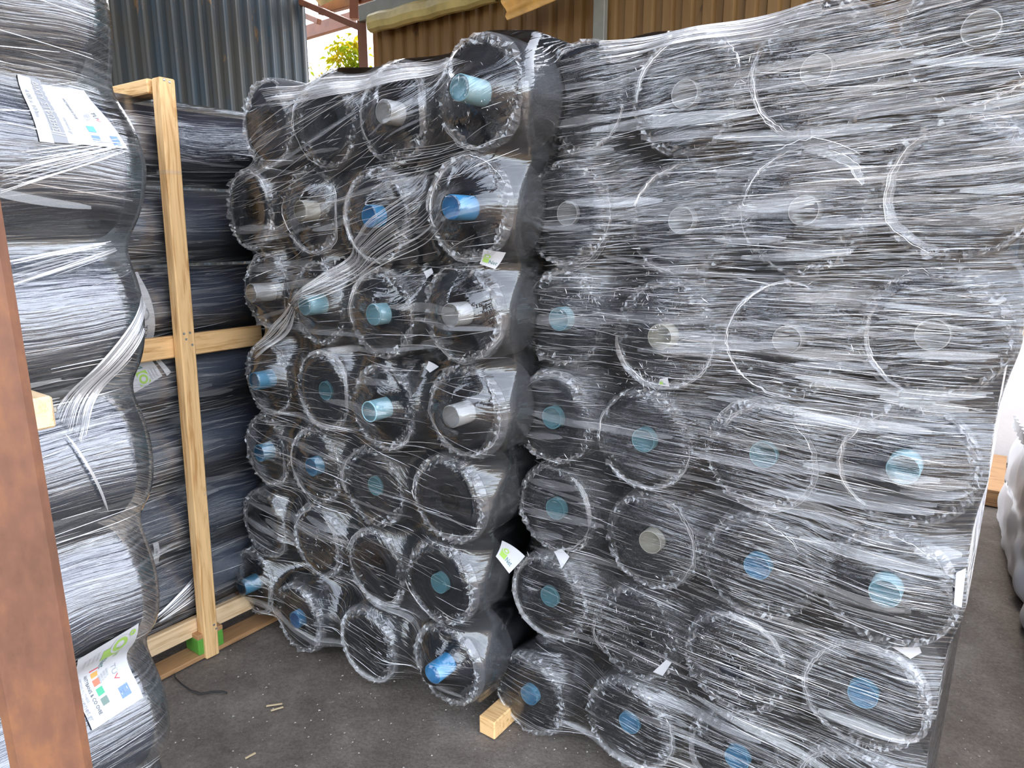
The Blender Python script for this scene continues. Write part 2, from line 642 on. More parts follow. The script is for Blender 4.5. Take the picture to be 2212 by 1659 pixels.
class Drape:
    """height field of a film pulled over the front of a stack (positive = towards the viewer)"""
    def __init__(self, fr, x0, x1, z0, z1, step):
        self.fr, self.x0, self.z0, self.step = fr, x0, z0, step
        self.nx = int((x1 - x0) / step) + 1
        self.nz = int((z1 - z0) / step) + 1
        self.X, self.Z = np.meshgrid(x0 + step * np.arange(self.nx), z0 + step * np.arange(self.nz))
        self.H = np.full(self.X.shape, -0.14)

    def relax(self, n, wx):
        ob = self.H.copy()
        h = self.H
        for _ in range(n):
            p = np.pad(h, 1, mode='edge')
            a = wx * (p[1:-1, :-2] + p[1:-1, 2:]) / 2 + (1 - wx) * (p[:-2, 1:-1] + p[2:, 1:-1]) / 2
            h = np.maximum(ob, a)
        self.H = h

    def s(self, x, z):
        i = np.clip((np.asarray(x, float) - self.x0) / self.step, 0, self.nx - 1.001)
        k = np.clip((np.asarray(z, float) - self.z0) / self.step, 0, self.nz - 1.001)
        i0, k0 = i.astype(int), k.astype(int)
        fi, fk = i - i0, k - k0
        H = self.H
        return ((H[k0, i0] * (1 - fi) + H[k0, i0 + 1] * fi) * (1 - fk) +
                (H[k0 + 1, i0] * (1 - fi) + H[k0 + 1, i0 + 1] * fi) * fk)


def hull_relax(v, ob_is_max, n):
    """1-D membrane over a row of lobes"""
    ob = v.copy()
    for _ in range(n):
        p = np.pad(v, 1, mode='edge')
        a = (p[:-2] + p[2:]) / 2
        v = np.maximum(ob, a) if ob_is_max else np.minimum(ob, a)
    return v


def film_sheet(dr, xl, xr, zb, zt, mat, parent, nt, nk, depth, slope, top_back=0.9, right_depth=None, holes=()):
    """the sheet: left flank, face, right flank, and over the top; xl/xr(z), zb/zt(t)"""
    t = np.linspace(0, 1, nt)
    k = np.linspace(0, 1, nk)
    ns = 9
    T, K = np.meshgrid(t, k)
    zbv, ztv = zb(T), zt(T)
    Zf = zbv + K * (ztv - zbv)
    Xf = xl(Zf) + T * (xr(Zf) - xl(Zf))
    Yf = -dr.s(Xf, Zf)
    rd = right_depth or depth
    sl = (np.linspace(1, 0, ns, endpoint=False) ** 1.6)
    sr = (np.linspace(0, 1, ns + 1)[1:] ** 1.6)
    XL = np.repeat(Xf[:, :1], ns, 1) - 0.004 * sl ** 0.3
    ZL = np.repeat(Zf[:, :1], ns, 1)
    YL = Yf[:, :1] + sl * depth
    XR = np.repeat(Xf[:, -1:], ns, 1) + 0.004 * sr ** 0.3
    ZR = np.repeat(Zf[:, -1:], ns, 1)
    YR = Yf[:, -1:] + sr * rd
    Xa, Ya, Za = np.hstack([XL, Xf, XR]), np.hstack([YL, Yf, YR]), np.hstack([ZL, Zf, ZR])
    nb = 6
    bk = np.linspace(0, 1, nb + 1)[1:]
    Xt = np.repeat(Xa[-1:], nb, 0)
    Yt = np.maximum(Ya[-1:] + bk[:, None] * top_back, Ya[-1:])
    Zt = np.repeat(Za[-1:], nb, 0) + 0.01 * np.sin(bk[:, None] * math.pi / 2)
    Xa, Ya, Za = np.vstack([Xa, Xt]), np.vstack([Ya, Yt]), np.vstack([Za, Zt])
    # wrapping coordinates: along the pull and across it
    u = np.cumsum(np.hypot(np.diff(Xa, axis=1, prepend=Xa[:, :1]), np.diff(Ya, axis=1, prepend=Ya[:, :1]) * 0.9), axis=1)
    u[nk:] = u[nk - 1]
    v = Za.copy()
    v[nk:] += Yt - Ya[nk - 1]
    v = v - slope(Za) * (u - u[:, :1])
    n2 = Xa.shape[1]
    faces = grid_mesh(n2, Xa.shape[0])
    if holes:                                    # torn open places
        xr_, zr_, yr_ = Xa.ravel(), Za.ravel(), Ya.ravel()

        def torn(q):
            x, z = xr_[q[0]], zr_[q[0]]
            return yr_[q[0]] < 0.2 and any(((x - hx) / rx) ** 2 + ((z - hz) / rz) ** 2 < 1 + 0.45 * math.sin(x * 260) * math.sin(z * 310)
                                           for hx, hz, rx, rz in holes)
        faces = [q for q in faces if not torn(q)]
    return make('film_sheet', np.stack([Xa.ravel(), Ya.ravel(), Za.ravel()], 1), faces, mat, parent,
                smooth=True, uv=np.stack([u.ravel(), v.ravel()], 1))


def ribbons(name, paths, dr, mat, parent, lift=0.004):
    """thin drawn ridges and whitened glints of film: paths = (xs, zs, width); each lies on the film"""
    V, Fc = [], []
    for xs, zs, w in paths:
        xs, zs = np.asarray(xs, float), np.asarray(zs, float)
        y = -dr.s(xs, zs) - lift - 0.002 * rng.random()
        dx, dz = np.gradient(xs), np.gradient(zs)
        ln = np.hypot(dx, dz) + 1e-9
        px, pz = -dz / ln, dx / ln
        prof = np.sin(np.linspace(0.12, math.pi - 0.12, len(xs))) ** 0.6 * w / 2
        tw = rng.normal(0, 0.5)
        b = len(V)
        for i in range(len(xs)):
            V.append((xs[i] + px[i] * prof[i], y[i] + tw * prof[i], zs[i] + pz[i] * prof[i]))
            V.append((xs[i] - px[i] * prof[i], y[i] - tw * prof[i], zs[i] - pz[i] * prof[i]))
        for i in range(len(xs) - 1):
            a = b + 2 * i
            Fc.append((a, a + 2, a + 3, a + 1))
    o = make(name, V, Fc, mat, parent)
    o['kind'] = 'stuff'
    return o


def random_ridges(n, x0, x1, z0, z1, slope, spread, lmin, lmax, wmin, wmax, keep=None):
    out = []
    while len(out) < n:
        x, z = rng.uniform(x0, x1), rng.uniform(z0, z1)
        if keep is not None and rng.random() > keep(x, z):
            continue
        L = lmin + (lmax - lmin) * rng.random() ** 2
        a = math.atan(slope(z)) + rng.normal(0, spread)
        m = max(4, int(L / 0.022))
        s = np.linspace(-0.5, 0.5, m) * L
        xs = x + s * math.cos(a)
        zs = z + s * math.sin(a) + 0.03 * rng.normal() * s * s / max(L, 0.05)
        ok = np.array([bool(z0 < b_ < z1 and x0 < a_ < x1 and (keep is None or keep(a_, b_) > 0)) for a_, b_ in zip(xs, zs)])
        if ok.sum() < 4 or not ok[ok.argmax():ok.argmax() + ok.sum()].all():
            continue
        out.append((xs[ok], zs[ok], rng.uniform(wmin, wmax)))
    return out


def shards(name, pts, dr, mat, parent, size):
    """tiny creased facets of film, whitened to stand in for glints"""
    V, Fc = [], []
    for x, z in pts:
        b = len(V)
        y = -float(dr.s(x, z)) - 0.004
        a = rng.uniform(0, 6.28)
        L, w = (0.4 + 2.0 * rng.random() ** 2) * size, rng.uniform(0.08, 0.3) * size
        c, s = math.cos(a), math.sin(a)
        for (p, q) in ((-L, 0), (0, w), (L, 0), (0, -w * 0.3)):
            V.append((x + p * c - q * s, y + rng.normal(0, 0.35) * size * 0.5, z + p * s + q * c))
        Fc += [(b, b + 1, b + 2), (b, b + 2, b + 3)]
    o = make(name, V, Fc, mat, parent)
    o['kind'] = 'stuff'
    return o


# ------------------------------------------------------------------ the rolls


def lathe(profile, seg, cap=False):
    v, f = [], []
    n = len(profile)
    for i in range(seg):
        a = 2 * math.pi * i / seg
        for r, y in profile:
            v.append((r * math.cos(a), y, r * math.sin(a)))
    for i in range(seg):
        j = (i + 1) % seg
        for k in range(n - 1):
            f.append((i * n + k, i * n + k + 1, j * n + k + 1, j * n + k))
    return v, f


def roll_profile(r, length, seed):
    rr = np.random.default_rng(seed)
    p = [(0.03, length), (r * 0.97, length), (r, length - 0.02), (r, length * 0.5), (r, 0.045), (r - 0.004, 0.018), (r - 0.016, 0.003)]
    x = r - 0.024
    while x > 0.045:
        p.append((x, rr.uniform(-0.002, 0.003)))
        x -= rr.uniform(0.006, 0.012)
    p += [(0.036, 0.004), (0.036, 0.06)]
    return p


ROLL_R, CORE_R = 0.136, 0.0315
body_mesh, sleeve_mesh, tube_mesh, long_mesh = [], [], {}, []


def stash(o):
    me = o.data
    bpy.data.objects.remove(o)
    return me


for sd in range(3):
    v, f = lathe(roll_profile(ROLL_R, 2.0, sd), 56)
    body_mesh.append(stash(make('roll_body', v, f, M['net'], smooth=True)))

for sd in range(7):                     # the roll's own clear bag, folded over the rim and crumpled on the end
    rr = np.random.default_rng(40 + sd)
    seg, lay = 110, 9
    v, f = [], []
    ph = rr.uniform(0, 6.28, 6)
    for i in range(seg):
        a = 2 * math.pi * i / seg
        inner = 0.80 + 0.07 * math.sin(2 * a + ph[0]) + 0.05 * math.sin(3 * a + ph[1]) + 0.03 * math.sin(7 * a + ph[2]) + rr.normal(0, 0.012)
        inner = min(inner, 0.93)
        for k in range(lay):
            q = k / (lay - 1)
            if k == 0:
                rad, y = ROLL_R + 0.004, 0.16
            elif k == 1:
                rad, y = ROLL_R + 0.005, 0.045
            elif k == 2:
                rad, y = ROLL_R + 0.002, 0.012
            else:
                q = (k - 3) / (lay - 4)
                rad = ROLL_R * (0.965 + (inner - 0.965) * q)
                y = -0.006 + rr.normal(0, 0.0045)
                rad += rr.normal(0, 0.0025)
            aa = a + (rr.normal(0, 0.012) if k > 2 else 0)
            v.append((rad * math.cos(aa), y, rad * math.sin(aa)))
    for i in range(seg):
        j = (i + 1) % seg
        for k in range(lay - 1):
            a, b, c, d = i * lay + k, i * lay + k + 1, j * lay + k + 1, j * lay + k
            f += [(a, b, c), (a, c, d)]
    sleeve_mesh.append(stash(make('plastic_sleeve', v, f, M['sleeve'])))


def tube_me(col, p):
    key = (col, round(p, 2))
    if key not in tube_mesh:
        ro, ri = CORE_R, CORE_R - 0.0026
        prof = [(ro, 0.05), (ro, -p + 0.001), (ro - 0.0008, -p), (ri + 0.0006, -p), (ri, -p + 0.001), (ri, 0.30), (0.001, 0.30)]
        v, f = lathe(prof, 40)
        o = make('core_tube', v, f, TUBE[col], smooth=True)
        me = stash(o)
        try:
            me.set_sharp_from_angle(angle=math.radians(40))
        except Exception:
            pass
        tube_mesh[key] = me
    return tube_mesh[key]


def add_roll(fr, x, z, y, idx, col, p, label, group, sleeve=True):
    root = thing('net_roll', label, 'netting roll', fr.world(x, y, z), fr.rot, group)
    b = link(bpy.data.objects.new('roll_body', body_mesh[idx % 3]), root)
    b.rotation_euler = (0, idx * 1.3, 0)
    if col:
        link(bpy.data.objects.new('core_tube', tube_me(col, p)), root)
    if sleeve:
        s = link(bpy.data.objects.new('plastic_sleeve', sleeve_mesh[idx % 7]), root)
        s.rotation_euler = (0, idx * 2.1, 0)
    return root


def spread_out(c, r, n=200):
    c = np.array(c)
    for _ in range(n):
        for i in range(len(c)):
            for j in range(i + 1, len(c)):
                d = c[j] - c[i]
                L = math.hypot(*d)
                if L < 2 * r:
                    e = d / L * (2 * r - L) * 0.5
                    c[i] -= e
                    c[j] += e
    return c


ORD = ['top', 'second', 'third', 'fourth', 'fifth', 'sixth', 'bottom']
CORD = ['first', 'second', 'third', 'last']

# (px, py, core colour or None, how far the core sticks out)
MID = [
    [(585, 268, None, 0), (705, 262, None, 0), (823, 240, 'grey', .045), (995, 200, 'pale blue', .075)],
    [(545, 455, None, 0), (640, 455, 'cream', .045), (800, 467, 'bright blue', .03), (977, 445, 'bright blue', .065)],
    [(535, 632, 'grey', .07), (652, 660, 'pale blue', .06), (805, 680, 'pale blue', .035), (970, 680, 'grey', .05)],
    [(545, 828, 'blue', .06), (703, 845, 'teal', .0), (800, 888, 'pale blue', .055), (968, 898, 'grey', .06)],
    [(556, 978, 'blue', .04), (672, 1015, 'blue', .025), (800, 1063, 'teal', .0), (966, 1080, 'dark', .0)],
    [(566, 1135, None, 0), (690, 1165, None, 0), (815, 1215, None, 0), (943, 1273, 'teal', .01)],
    [(527, 1275, 'blue', .06), (628, 1347, 'bright blue', .02), (795, 1392, None, 0), (923, 1453, 'bright blue', .075)],
]
BIG = [
    [(1250, 210, None, 0), (1480, 204, 'grey', .01), (1764, 155, 'grey', .01), (2112, 78, 'grey', .01)],
    [(1226, 470, 'grey', .0), (1472, 475, 'grey', .015), (1738, 468, 'grey', .015), (2045, 440, None, 0)],
    [(1203, 690, 'pale blue', .02), (1425, 730, 'cream', .03), (1697, 736, 'grey', .02), (2013, 706, 'grey', .01)],
    [(1200, 898, 'teal', .005), (1388, 963, 'teal', .005), (1650, 985, 'teal', .0), (1953, 1003, 'pale blue', .035)],
    [(1195, 1100, 'teal', .005), (1405, 1160, 'cream', .015), (1627, 1222, 'blue', .01), (1908, 1280, 'pale blue', .03)],
    [(1190, 1290, 'teal', .0), (1365, 1370, None, 0), (1590, 1445, None, 0), (1862, 1507, 'blue', .01)],
    [(1142, 1503, 'blue', .015), (1360, 1560, 'blue', .0), (1592, 1622, 'blue', .01), (1838, 1720, None, 0)],
]
HOWMUCH = {True: 'protruding ', False: ''}


def build_stack(fr, rows, ref, side, group):
    cents, meta = [], []
    for ri, row in enumerate(rows):
        for ci, (px, py, col, p) in enumerate(row):
            cents.append(fr.at(px, py, -p))
            meta.append((ri, ci, col, p))
    cents = spread_out(cents, ROLL_R + 0.0015)
    cents[:, 1] = np.maximum(cents[:, 1], ROLL_R + 0.005)
    ys = rng.uniform(-0.006, 0.016, len(cents))
    for i, ((x, z), (ri, ci, col, p)) in enumerate(zip(cents, meta)):
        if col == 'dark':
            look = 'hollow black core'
        elif col:
            look = ('protruding ' if p > 0.03 else '') + col + ' core tube'
        else:
            look = 'core hidden under film'
        lab = f'black net roll, {look}, {ORD[ri]} row, {CORD[ci]} from {side}, {ref}'
        add_roll(fr, x, z, ys[i], i, col, p, lab, group)
    return cents, meta, ys


cC, mC, yC = build_stack(FC, MID, 'middle stack', 'timber frame', 'rolls in the middle wrapped stack')
cD, mD, yD = build_stack(FD, BIG, 'big stack', 'middle stack', 'rolls in the big wrapped stack')


def end_stack_wrap(fr, cents, meta, ys, name, label, matname, slope, iters, wx, holes):
    R = ROLL_R + 0.006
    x0, x1 = cents[:, 0].min() - R - 0.02, cents[:, 0].max() + R + 0.02
    z0, z1 = cents[:, 1].min() - R - 0.01, cents[:, 1].max() + R + 0.02
    dr = Drape(fr, x0, x1, z0, z1, 0.006)
    for (x, z), (ri, ci, col, p), y in zip(cents, meta, ys):
        rho = np.hypot(dr.X - x, dr.Z - z)
        e = np.clip((rho - (R - 0.05)) / 0.05, 0, 1)
        h = np.where(rho < R, 0.012 - y - 0.05 * (1 - np.sqrt(1 - e * e + 1e-9)), -0.14)
        dr.H = np.maximum(dr.H, h)
        if col:
            dr.H = np.maximum(dr.H, np.where(rho < CORE_R + 0.003, p + 0.004 - y, -0.14))
    dr.relax(iters, wx)
    rc = cents.copy()
    zg = np.linspace(z0, z1, 260)
    left = np.full(zg.shape, 9.0)
    right = np.full(zg.shape, -9.0)
    for (x, z), (ri, ci, col, p) in zip(rc, meta):
        w = np.sqrt(np.clip(R * R - (zg - z) ** 2, 0, None))
        inside = np.abs(zg - z) < R
        if ci == 0:
            left = np.where(inside, np.minimum(left, x - w), left)
        if ci == 3:
            right = np.where(inside, np.maximum(right, x + w), right)
    lo, hi = left[left < 8].max(), right[right > -8].min()
    left = np.where(left > 8, lo, left)
    right = np.where(right < -8, hi, right)
    left = hull_relax(left, False, 60)
    right = hull_relax(right, True, 260)
    xg = np.linspace(x0, x1, 200)
    top = np.full(xg.shape, z1 - R)
    bot = np.full(xg.shape, z0 + R)
    for (x, z), (ri, ci, col, p) in zip(rc, meta):
        w = np.sqrt(np.clip(R * R - (xg - x) ** 2, 0, None))
        inside = np.abs(xg - x) < R
        if ri == 0:
            top = np.where(inside, np.maximum(top, z + w), top)
        if ri == 6:
            bot = np.where(inside, np.minimum(bot, z - w), bot)
    top = hull_relax(top, True, 900)
    bot = np.maximum(hull_relax(bot, False, 900), 0.012)
    xl = lambda z: np.interp(z, zg, left)
    xr = lambda z: np.interp(z, zg, right)
    xm0, xm1 = left.min(), right.max()
    zb = lambda t: np.interp(xm0 + t * (xm1 - xm0), xg, bot)
    zt = lambda t: np.interp(xm0 + t * (xm1 - xm0), xg, top)
    root = thing(name, label, 'plastic wrap', fr.world(0, 0, 0), fr.rot)
    film_sheet(dr, xl, xr, zb, zt, M[matname], root, 210, 300, 1.2, slope, holes=[(*fr.at(a, b), c, d) for a, b, c, d in holes])
    return root, dr, (x0, x1, z0, z1, xl, xr, lambda x: np.interp(x, xg, top), lambda x: np.interp(x, xg, bot))


slC = lambda z: np.clip((np.asarray(z) - 0.95) * 0.28, -0.22, 0.30)
slD = lambda z: np.clip((np.asarray(z) - 1.0) * 0.05, -0.05, 0.05)
wrapC, drC, bC = end_stack_wrap(FC, cC, mC, yC, 'stretch_wrap',
                                'clear stretch film around the middle stack, torn near its upper rows', 'wrap_mid', slC, 260, 0.72, [(733, 575, 0.055, 0.018), (1000, 290, 0.03, 0.02)])
wrapD, drD, bD = end_stack_wrap(FD, cD, mD, yD, 'stretch_wrap',
                                'heavily streaked clear stretch film around the big stack beside the white sacks', 'wrap_big', slD, 420, 0.82, [(1580, 1447, 0.035, 0.016), (1385, 1395, 0.014, 0.008)])


def inside(b, x, z):
    if len(b) > 6 and not b[7](x) + 0.01 < z < b[6](x) - 0.012:
        return 0.0
    return 1.0 if b[4](z) + 0.01 < x < b[5](z) - 0.01 else 0.0


def ridge_set(dr, b, root, n, slope, spread, dens, wmax, long):
    x0, x1, z0, z1 = b[:4]
    k = lambda x, z: inside(b, x, z) * dens(x, z)
    ribbons('film_ridge_glint', random_ridges(n, x0, x1, z0 + 0.03, z1 - 0.04, slope, spread, 0.02, long, 0.0005, wmax, k), dr, M['strand'], root)
    ribbons('film_band', random_ridges(n // 15, x0, x1, z0 + 0.03, z1 - 0.04, slope, spread * 1.2, 0.15, long * 2.2, 0.006, 0.03, k), dr, M['haze'], root, 0.002)


ridge_set(drC, bC, wrapC, 1000, slC, 0.10, lambda x, z: 0.35 + 0.65 * (x < -0.2), 0.0016, 0.30)
ridge_set(drD, bD, wrapD, 2600, slD, 0.055, lambda x, z: min(1.0, 0.3 + 0.45 * (z > 1.2) + 0.3 * (x > 0.75)), 0.0015, 0.20)  # more white streaks high and outward, standing in for bright reflections


def rim_points(cents, n, R=ROLL_R):
    pts = []
    for x, z in cents:
        m = int(n * rng.uniform(0.4, 1.5))
        a0 = rng.uniform(0, 6.28)
        for _ in range(m):
            a = a0 + rng.normal(0, 1.3)
            q = R * rng.normal(0.93, 0.07)
            pts.append((x + q * math.cos(a), z + q * math.sin(a)))
    return pts




def rim_folds(cents, b, n, name_a, name_b, dr, root):
    fold, edge = [], []
    for x, z in cents:
        for _ in range(rng.integers(1, n + 1)):
            a0, sp = rng.uniform(0, 6.28), rng.uniform(0.7, 3.2)
            rr_ = ROLL_R * rng.uniform(0.84, 0.99)
            m_ = int(8 + sp * 9)
            aa = a0 + np.linspace(0, sp, m_)
            wob = rr_ + 0.004 * np.cumsum(rng.normal(0, 0.45, m_)) * 0.6
            xs, zs = x + wob * np.cos(aa), z + wob * np.sin(aa)
            if not all(inside(b, p_, q_) for p_, q_ in zip(xs, zs)):
                continue
            w = rng.uniform(0.006, 0.018)
            fold.append((xs, zs, w))
            for _k in range(3):
                q = wob + rng.uniform(-0.55, 0.55) * w + rng.normal(0, 0.0012, m_)
                i0 = rng.integers(0, max(1, m_ // 2))
                i1 = min(m_, i0 + rng.integers(6, m_ + 6))
                if i1 - i0 > 4:
                    edge.append(((x + q * np.cos(aa))[i0:i1], (z + q * np.sin(aa))[i0:i1], rng.uniform(0.0005, 0.0016)))
    ribbons(name_a, fold, dr, M['haze'], root, 0.003)
    ribbons(name_b, edge, dr, M['strand'], root, 0.005)  # bright fold edges drawn as whitened lines


rim_folds(cC, bC, 3, 'folded_film', 'fold_edge', drC, wrapC)
rim_folds(cD, bD, 3, 'folded_film', 'fold_edge', drD, wrapD)


def cluster(fr, px, py, rx, ry, n):
    return [fr.at(px + rng.normal(0, rx), py + rng.normal(0, ry)) for _ in range(n)]


scrapD = cluster(FD, 1420, 650, 70, 45, 150) + cluster(FD, 1590, 1450, 80, 60, 210) + cluster(FD, 1370, 1370, 60, 60, 170) + cluster(FD, 1240, 640, 45, 18, 80) + cluster(FD, 1400, 820, 50, 20, 120)
shards('torn_film', [p for p in scrapD if inside(bD, *p)], drD, M['strand'], wrapD, 0.005)
scrapC = cluster(FC, 740, 590, 50, 14, 110) + cluster(FC, 700, 1180, 30, 50, 90) + cluster(FC, 1050, 215, 40, 30, 60)
shards('torn_film', [p for p in scrapC if inside(bC, *p)], drC, M['strand'], wrapC, 0.0045)
shards('film_crinkle_glint', [p for p in rim_points(cC, 42) if inside(bC, *p)], drC, M['strand'], wrapC, 0.0045)
shards('film_crinkle_glint', [p for p in rim_points(cD, 46) if inside(bD, *p)], drD, M['strand'], wrapD, 0.0045)  # rim glints added as white slivers of creased film


def pull(fr, dr, pts0, pts1, n, wmax, name, root, mat='strand', sag=0.02):
    """a fan of drawn film between two short lines, given by points on the face"""
    a0, a1 = fr.at(*pts0[0]), fr.at(*pts0[1])
    b0, b1 = fr.at(*pts1[0]), fr.at(*pts1[1])
    paths = []
    for _ in range(n):
        s, e = rng.random(), None
        e = min(1, max(0, s + rng.normal(0, 0.08)))
        p = np.array(a0) * (1 - s) + np.array(a1) * s
        q = np.array(b0) * (1 - e) + np.array(b1) * e
        i0, i1 = sorted(rng.uniform(0, 1, 2))
        if i1 - i0 < 0.3:
            i0, i1 = 0.0, 1.0
        tt = np.linspace(i0, i1, 22)
        paths.append((p[0] + (q[0] - p[0]) * tt, p[1] + (q[1] - p[1]) * tt, rng.uniform(0.0008, wmax)))
    return ribbons(name, paths, dr, M[mat], root, 0.010)


# the rope of film twisted diagonally across the middle stack
pull(FC, drC, [(640, 650), (660, 672)], [(905, 400), (1010, 470)], 55, 0.0013, 'twisted_film', wrapC)
pull(FC, drC, [(640, 650), (660, 672)], [(905, 400), (1010, 470)], 6, 0.012, 'twisted_film', wrapC, 'haze')
pull(FC, drC, [(640, 655), (655, 672)], [(550, 735), (562, 775)], 34, 0.003, 'twisted_film', wrapC)
pull(FC, drC, [(575, 195), (600, 235)], [(950, 122), (1040, 140)], 60, 0.0016, 'tented_film', wrapC)
pull(FC, drC, [(575, 195), (600, 235)], [(950, 122), (1040, 140)], 8, 0.03, 'tented_film', wrapC, 'haze')
pull(FD, drD, [(1290, 85), (1300, 130)], [(1780, -5), (1780, 40)], 70, 0.0018, 'tented_film', wrapD)
pull(FC, drC, [(1000, 300), (1060, 330)], [(780, 330), (800, 400)], 10, 0.0014, 'twisted_film', wrapC)

# ------------------------------------------------------------------ stacks whose rolls lie across the view


def side_stack(fr, zs, x0, ends, r, navy, refs, group, depth=0.86):
    """rolls along local x, the nearest layer of the stack; each reaches its own end"""
    roots = []
    for i, (z, e) in enumerate(zip(zs, ends)):
        root = thing('net_roll', refs[i], 'netting roll', fr.world(e, r + 0.008, z), fr.rot + math.radians(90), group)
        L = e - x0
        v, f = lathe(roll_profile(r, L, i), 56)
        make('roll_body', v, f, navy, root, smooth=True)
        link(bpy.data.objects.new('core_tube', tube_me('teal', 0.0)), root)
        roots.append(root)
    return roots


def side_wrap(fr, zs, x0, ends, r, name, label, mat, slope, iters, z1pad=0.01):
    R = r + 0.008
    e = max(ends)
    z0, z1 = min(zs) - R - 0.005, max(zs) + R + 0.01
    dr = Drape(fr, x0, e + 0.03, z0, z1, 0.008)
    for z, en in zip(zs, ends):
        c = np.clip((dr.X - (en - 0.04)) / 0.055, 0, 1)
        endr = 0.05 * (1 - np.sqrt(1 - c * c + 1e-9))
        w = np.sqrt(np.clip(R * R - (dr.Z - z) ** 2, 0, None))
        h = np.where((np.abs(dr.Z - z) < R), w - R + 0.004 - endr, -0.14)
        dr.H = np.maximum(dr.H, h)
    dr.relax(iters, 0.5)
    zg = np.linspace(z0, z1, 240)
    endv = np.interp(zg, zs[::-1], np.array(ends)[::-1]) + 0.014
    xl = lambda z: np.full(np.shape(z), x0)
    xr = lambda z: np.interp(z, zg, endv)
    zb = lambda t: np.full(np.shape(t), max(z0, 0.02))
    zt = lambda t: np.full(np.shape(t), z1)
    root = thing(name, label, 'plastic wrap', fr.world(0, 0, 0), fr.rot)
    film_sheet(dr, xl, xr, zb, zt, M[mat], root, 170, 300, 0.02, slope, top_back=0.8, right_depth=0.8)
    return root, dr, (x0, e + 0.03, z0, z1, xl, xr)


rowword = ['topmost', 'second', 'third', 'fourth', 'fifth', 'sixth', 'bottom']
zA = [1.955, 1.675, 1.375, 1.08, 0.785, 0.475, 0.165]
eA = [0.015, 0.05, 0.015, 0.0, -0.02, -0.03, -0.03]
refsA = [f'navy net roll lying {w}{" from top" if w not in ("topmost", "bottom") else ""} in the stack behind the rusty post' for w in rowword]
rollsA = side_stack(FA, zA, -1.7, [e - 0.02 for e in eA], 0.142, M['navy'], refsA, 'rolls in the stack behind the rusty post')
slA = lambda z: np.full(np.shape(z), 0.02)
wrapA, drA, bA = side_wrap(FA, zA, -1.7, eA, 0.142, 'stretch_wrap',
                           'loose clear stretch film around the stack behind the rusty post', 'wrap_side', slA, 30)
zB = [1.835, 1.565, 1.295, 1.03, 0.765, 0.50, 0.235]
OB = -0.055                                      # the rolls lie a little behind the face of the timber post
FBR = Frame(FB.o + FB.ay * 0.05, DEEP)
refsB = [f'navy net roll lying {w}{" from top" if w not in ("topmost", "bottom") else ""} in the timber framed stack' for w in rowword]
rollsB = side_stack(FBR, zB, -0.42, [1.15] * 7, 0.130, M['navy'], refsB, 'rolls in the timber framed stack')
wrapB, drB, bB = side_wrap(FBR, zB, -0.42, [1.17] * 7, 0.130, 'stretch_wrap',
                           'clear stretch film drawn tight over the timber framed stack', 'wrap_frame', slA, 30)

ridge_set(drA, bA, wrapA, 700, slA, 0.10, lambda x, z: 1.0 if z > 0.25 else 0.5, 0.0016, 0.40)
ridge_set(drB, bB, wrapB, 1300, slA, 0.06, lambda x, z: 1.0 if x < 0.04 else 0.10, 0.0022, 0.30)
for a, b, n in [(((315, 640), (325, 665)), ((140, 905), (165, 935)), 50), (((300, 690), (318, 720)), ((160, 930), (180, 960)), 30),
                (((0, 330), (0, 420)), ((255, 300), (270, 330)), 24), (((0, 560), (0, 640)), ((270, 520), (290, 545)), 26),
                (((150, 940), (165, 960)), ((225, 1090), (240, 1110)), 22)]:
    pull(FA, drA, a, b, n, 0.0026, 'gathered_film', wrapA)
pull(FBR, drB, [(330, 1330), (345, 1345)], [(440, 1225), (446, 1275)], 40, 0.004, 'gathered_film', wrapB)

# ------------------------------------------------------------------ timber frame and pallets
fr_root = thing('timber_cage', 'pine frame of upright post and rails holding the navy rolls', 'wooden frame', FB.world(0, 0, 0), FB.rot)


def loc_bar(name, p, q, w, h, mat, parent, up=(0, 0, 1), bevel=0.004):
    return bar(name, p, q, w, h, mat, parent, up, bevel)


xp, zp = FB.at(361, 168, -0.03)
xq, zq = FB.at(459, 1398, -0.03)
post = loc_bar('post', (xp, -0.005, zp), (xq, -0.005, 0.0), 0.052, 0.05, M['pine'], fr_root, up=(0, 1, 0))
ms = FB.at(435, 738, -0.01)
zmid = FB.at(500, 732, 0.03)[1]
loc_bar('rail', (-0.42, 0.036, zmid), (0.34, 0.036, zmid), 0.028, 0.075, M['pine'], fr_root)
zt_ = FB.at(345, 178, 0.0)[1]
loc_bar('cross_rail', (xp, 0.03, zt_ - 0.01), (xp - 0.02, 0.95, zt_ - 0.01), 0.07, 0.045, M['pine'], fr_root)
loc_bar('bottom_rail', (-0.42, 0.038, 0.115), (0.34, 0.038, 0.115), 0.03, 0.07, M['pine_pale'], fr_root)
for px, py in ((355, 172), (367, 177), (398, 721), (411, 719), (403, 733), (416, 745), (463, 1350), (468, 1358)):
    sx, sz = FB.at(px, py, -0.032)
    s = from_bm('screw', box_bm(0.003, 0.008, 0.008, 0.002), M['screw'], post)
    s.matrix_parent_inverse = post.matrix_basis.inverted()
    s.matrix_basis = Matrix.Translation((sx, -0.0305, sz)) @ Matrix.Rotation(math.radians(-90), 4, 'Z') @ Matrix.Translation((-0.0015, 0, 0))
# band of tape round the post
for px, py in ((378, 368), (459, 1059)):
    tx, tz = FB.at(px - 4, py, -0.03)
    o = from_bm('tape_band', box_bm(0.012, 0.056, 0.054, 0.001), M['haze'], post)
    o.matrix_parent_inverse = post.matrix_basis.inverted()
    o.matrix_basis = Matrix.Translation((tx, -0.005, tz)) @ Matrix.Rotation(math.radians(90), 4, 'Y')


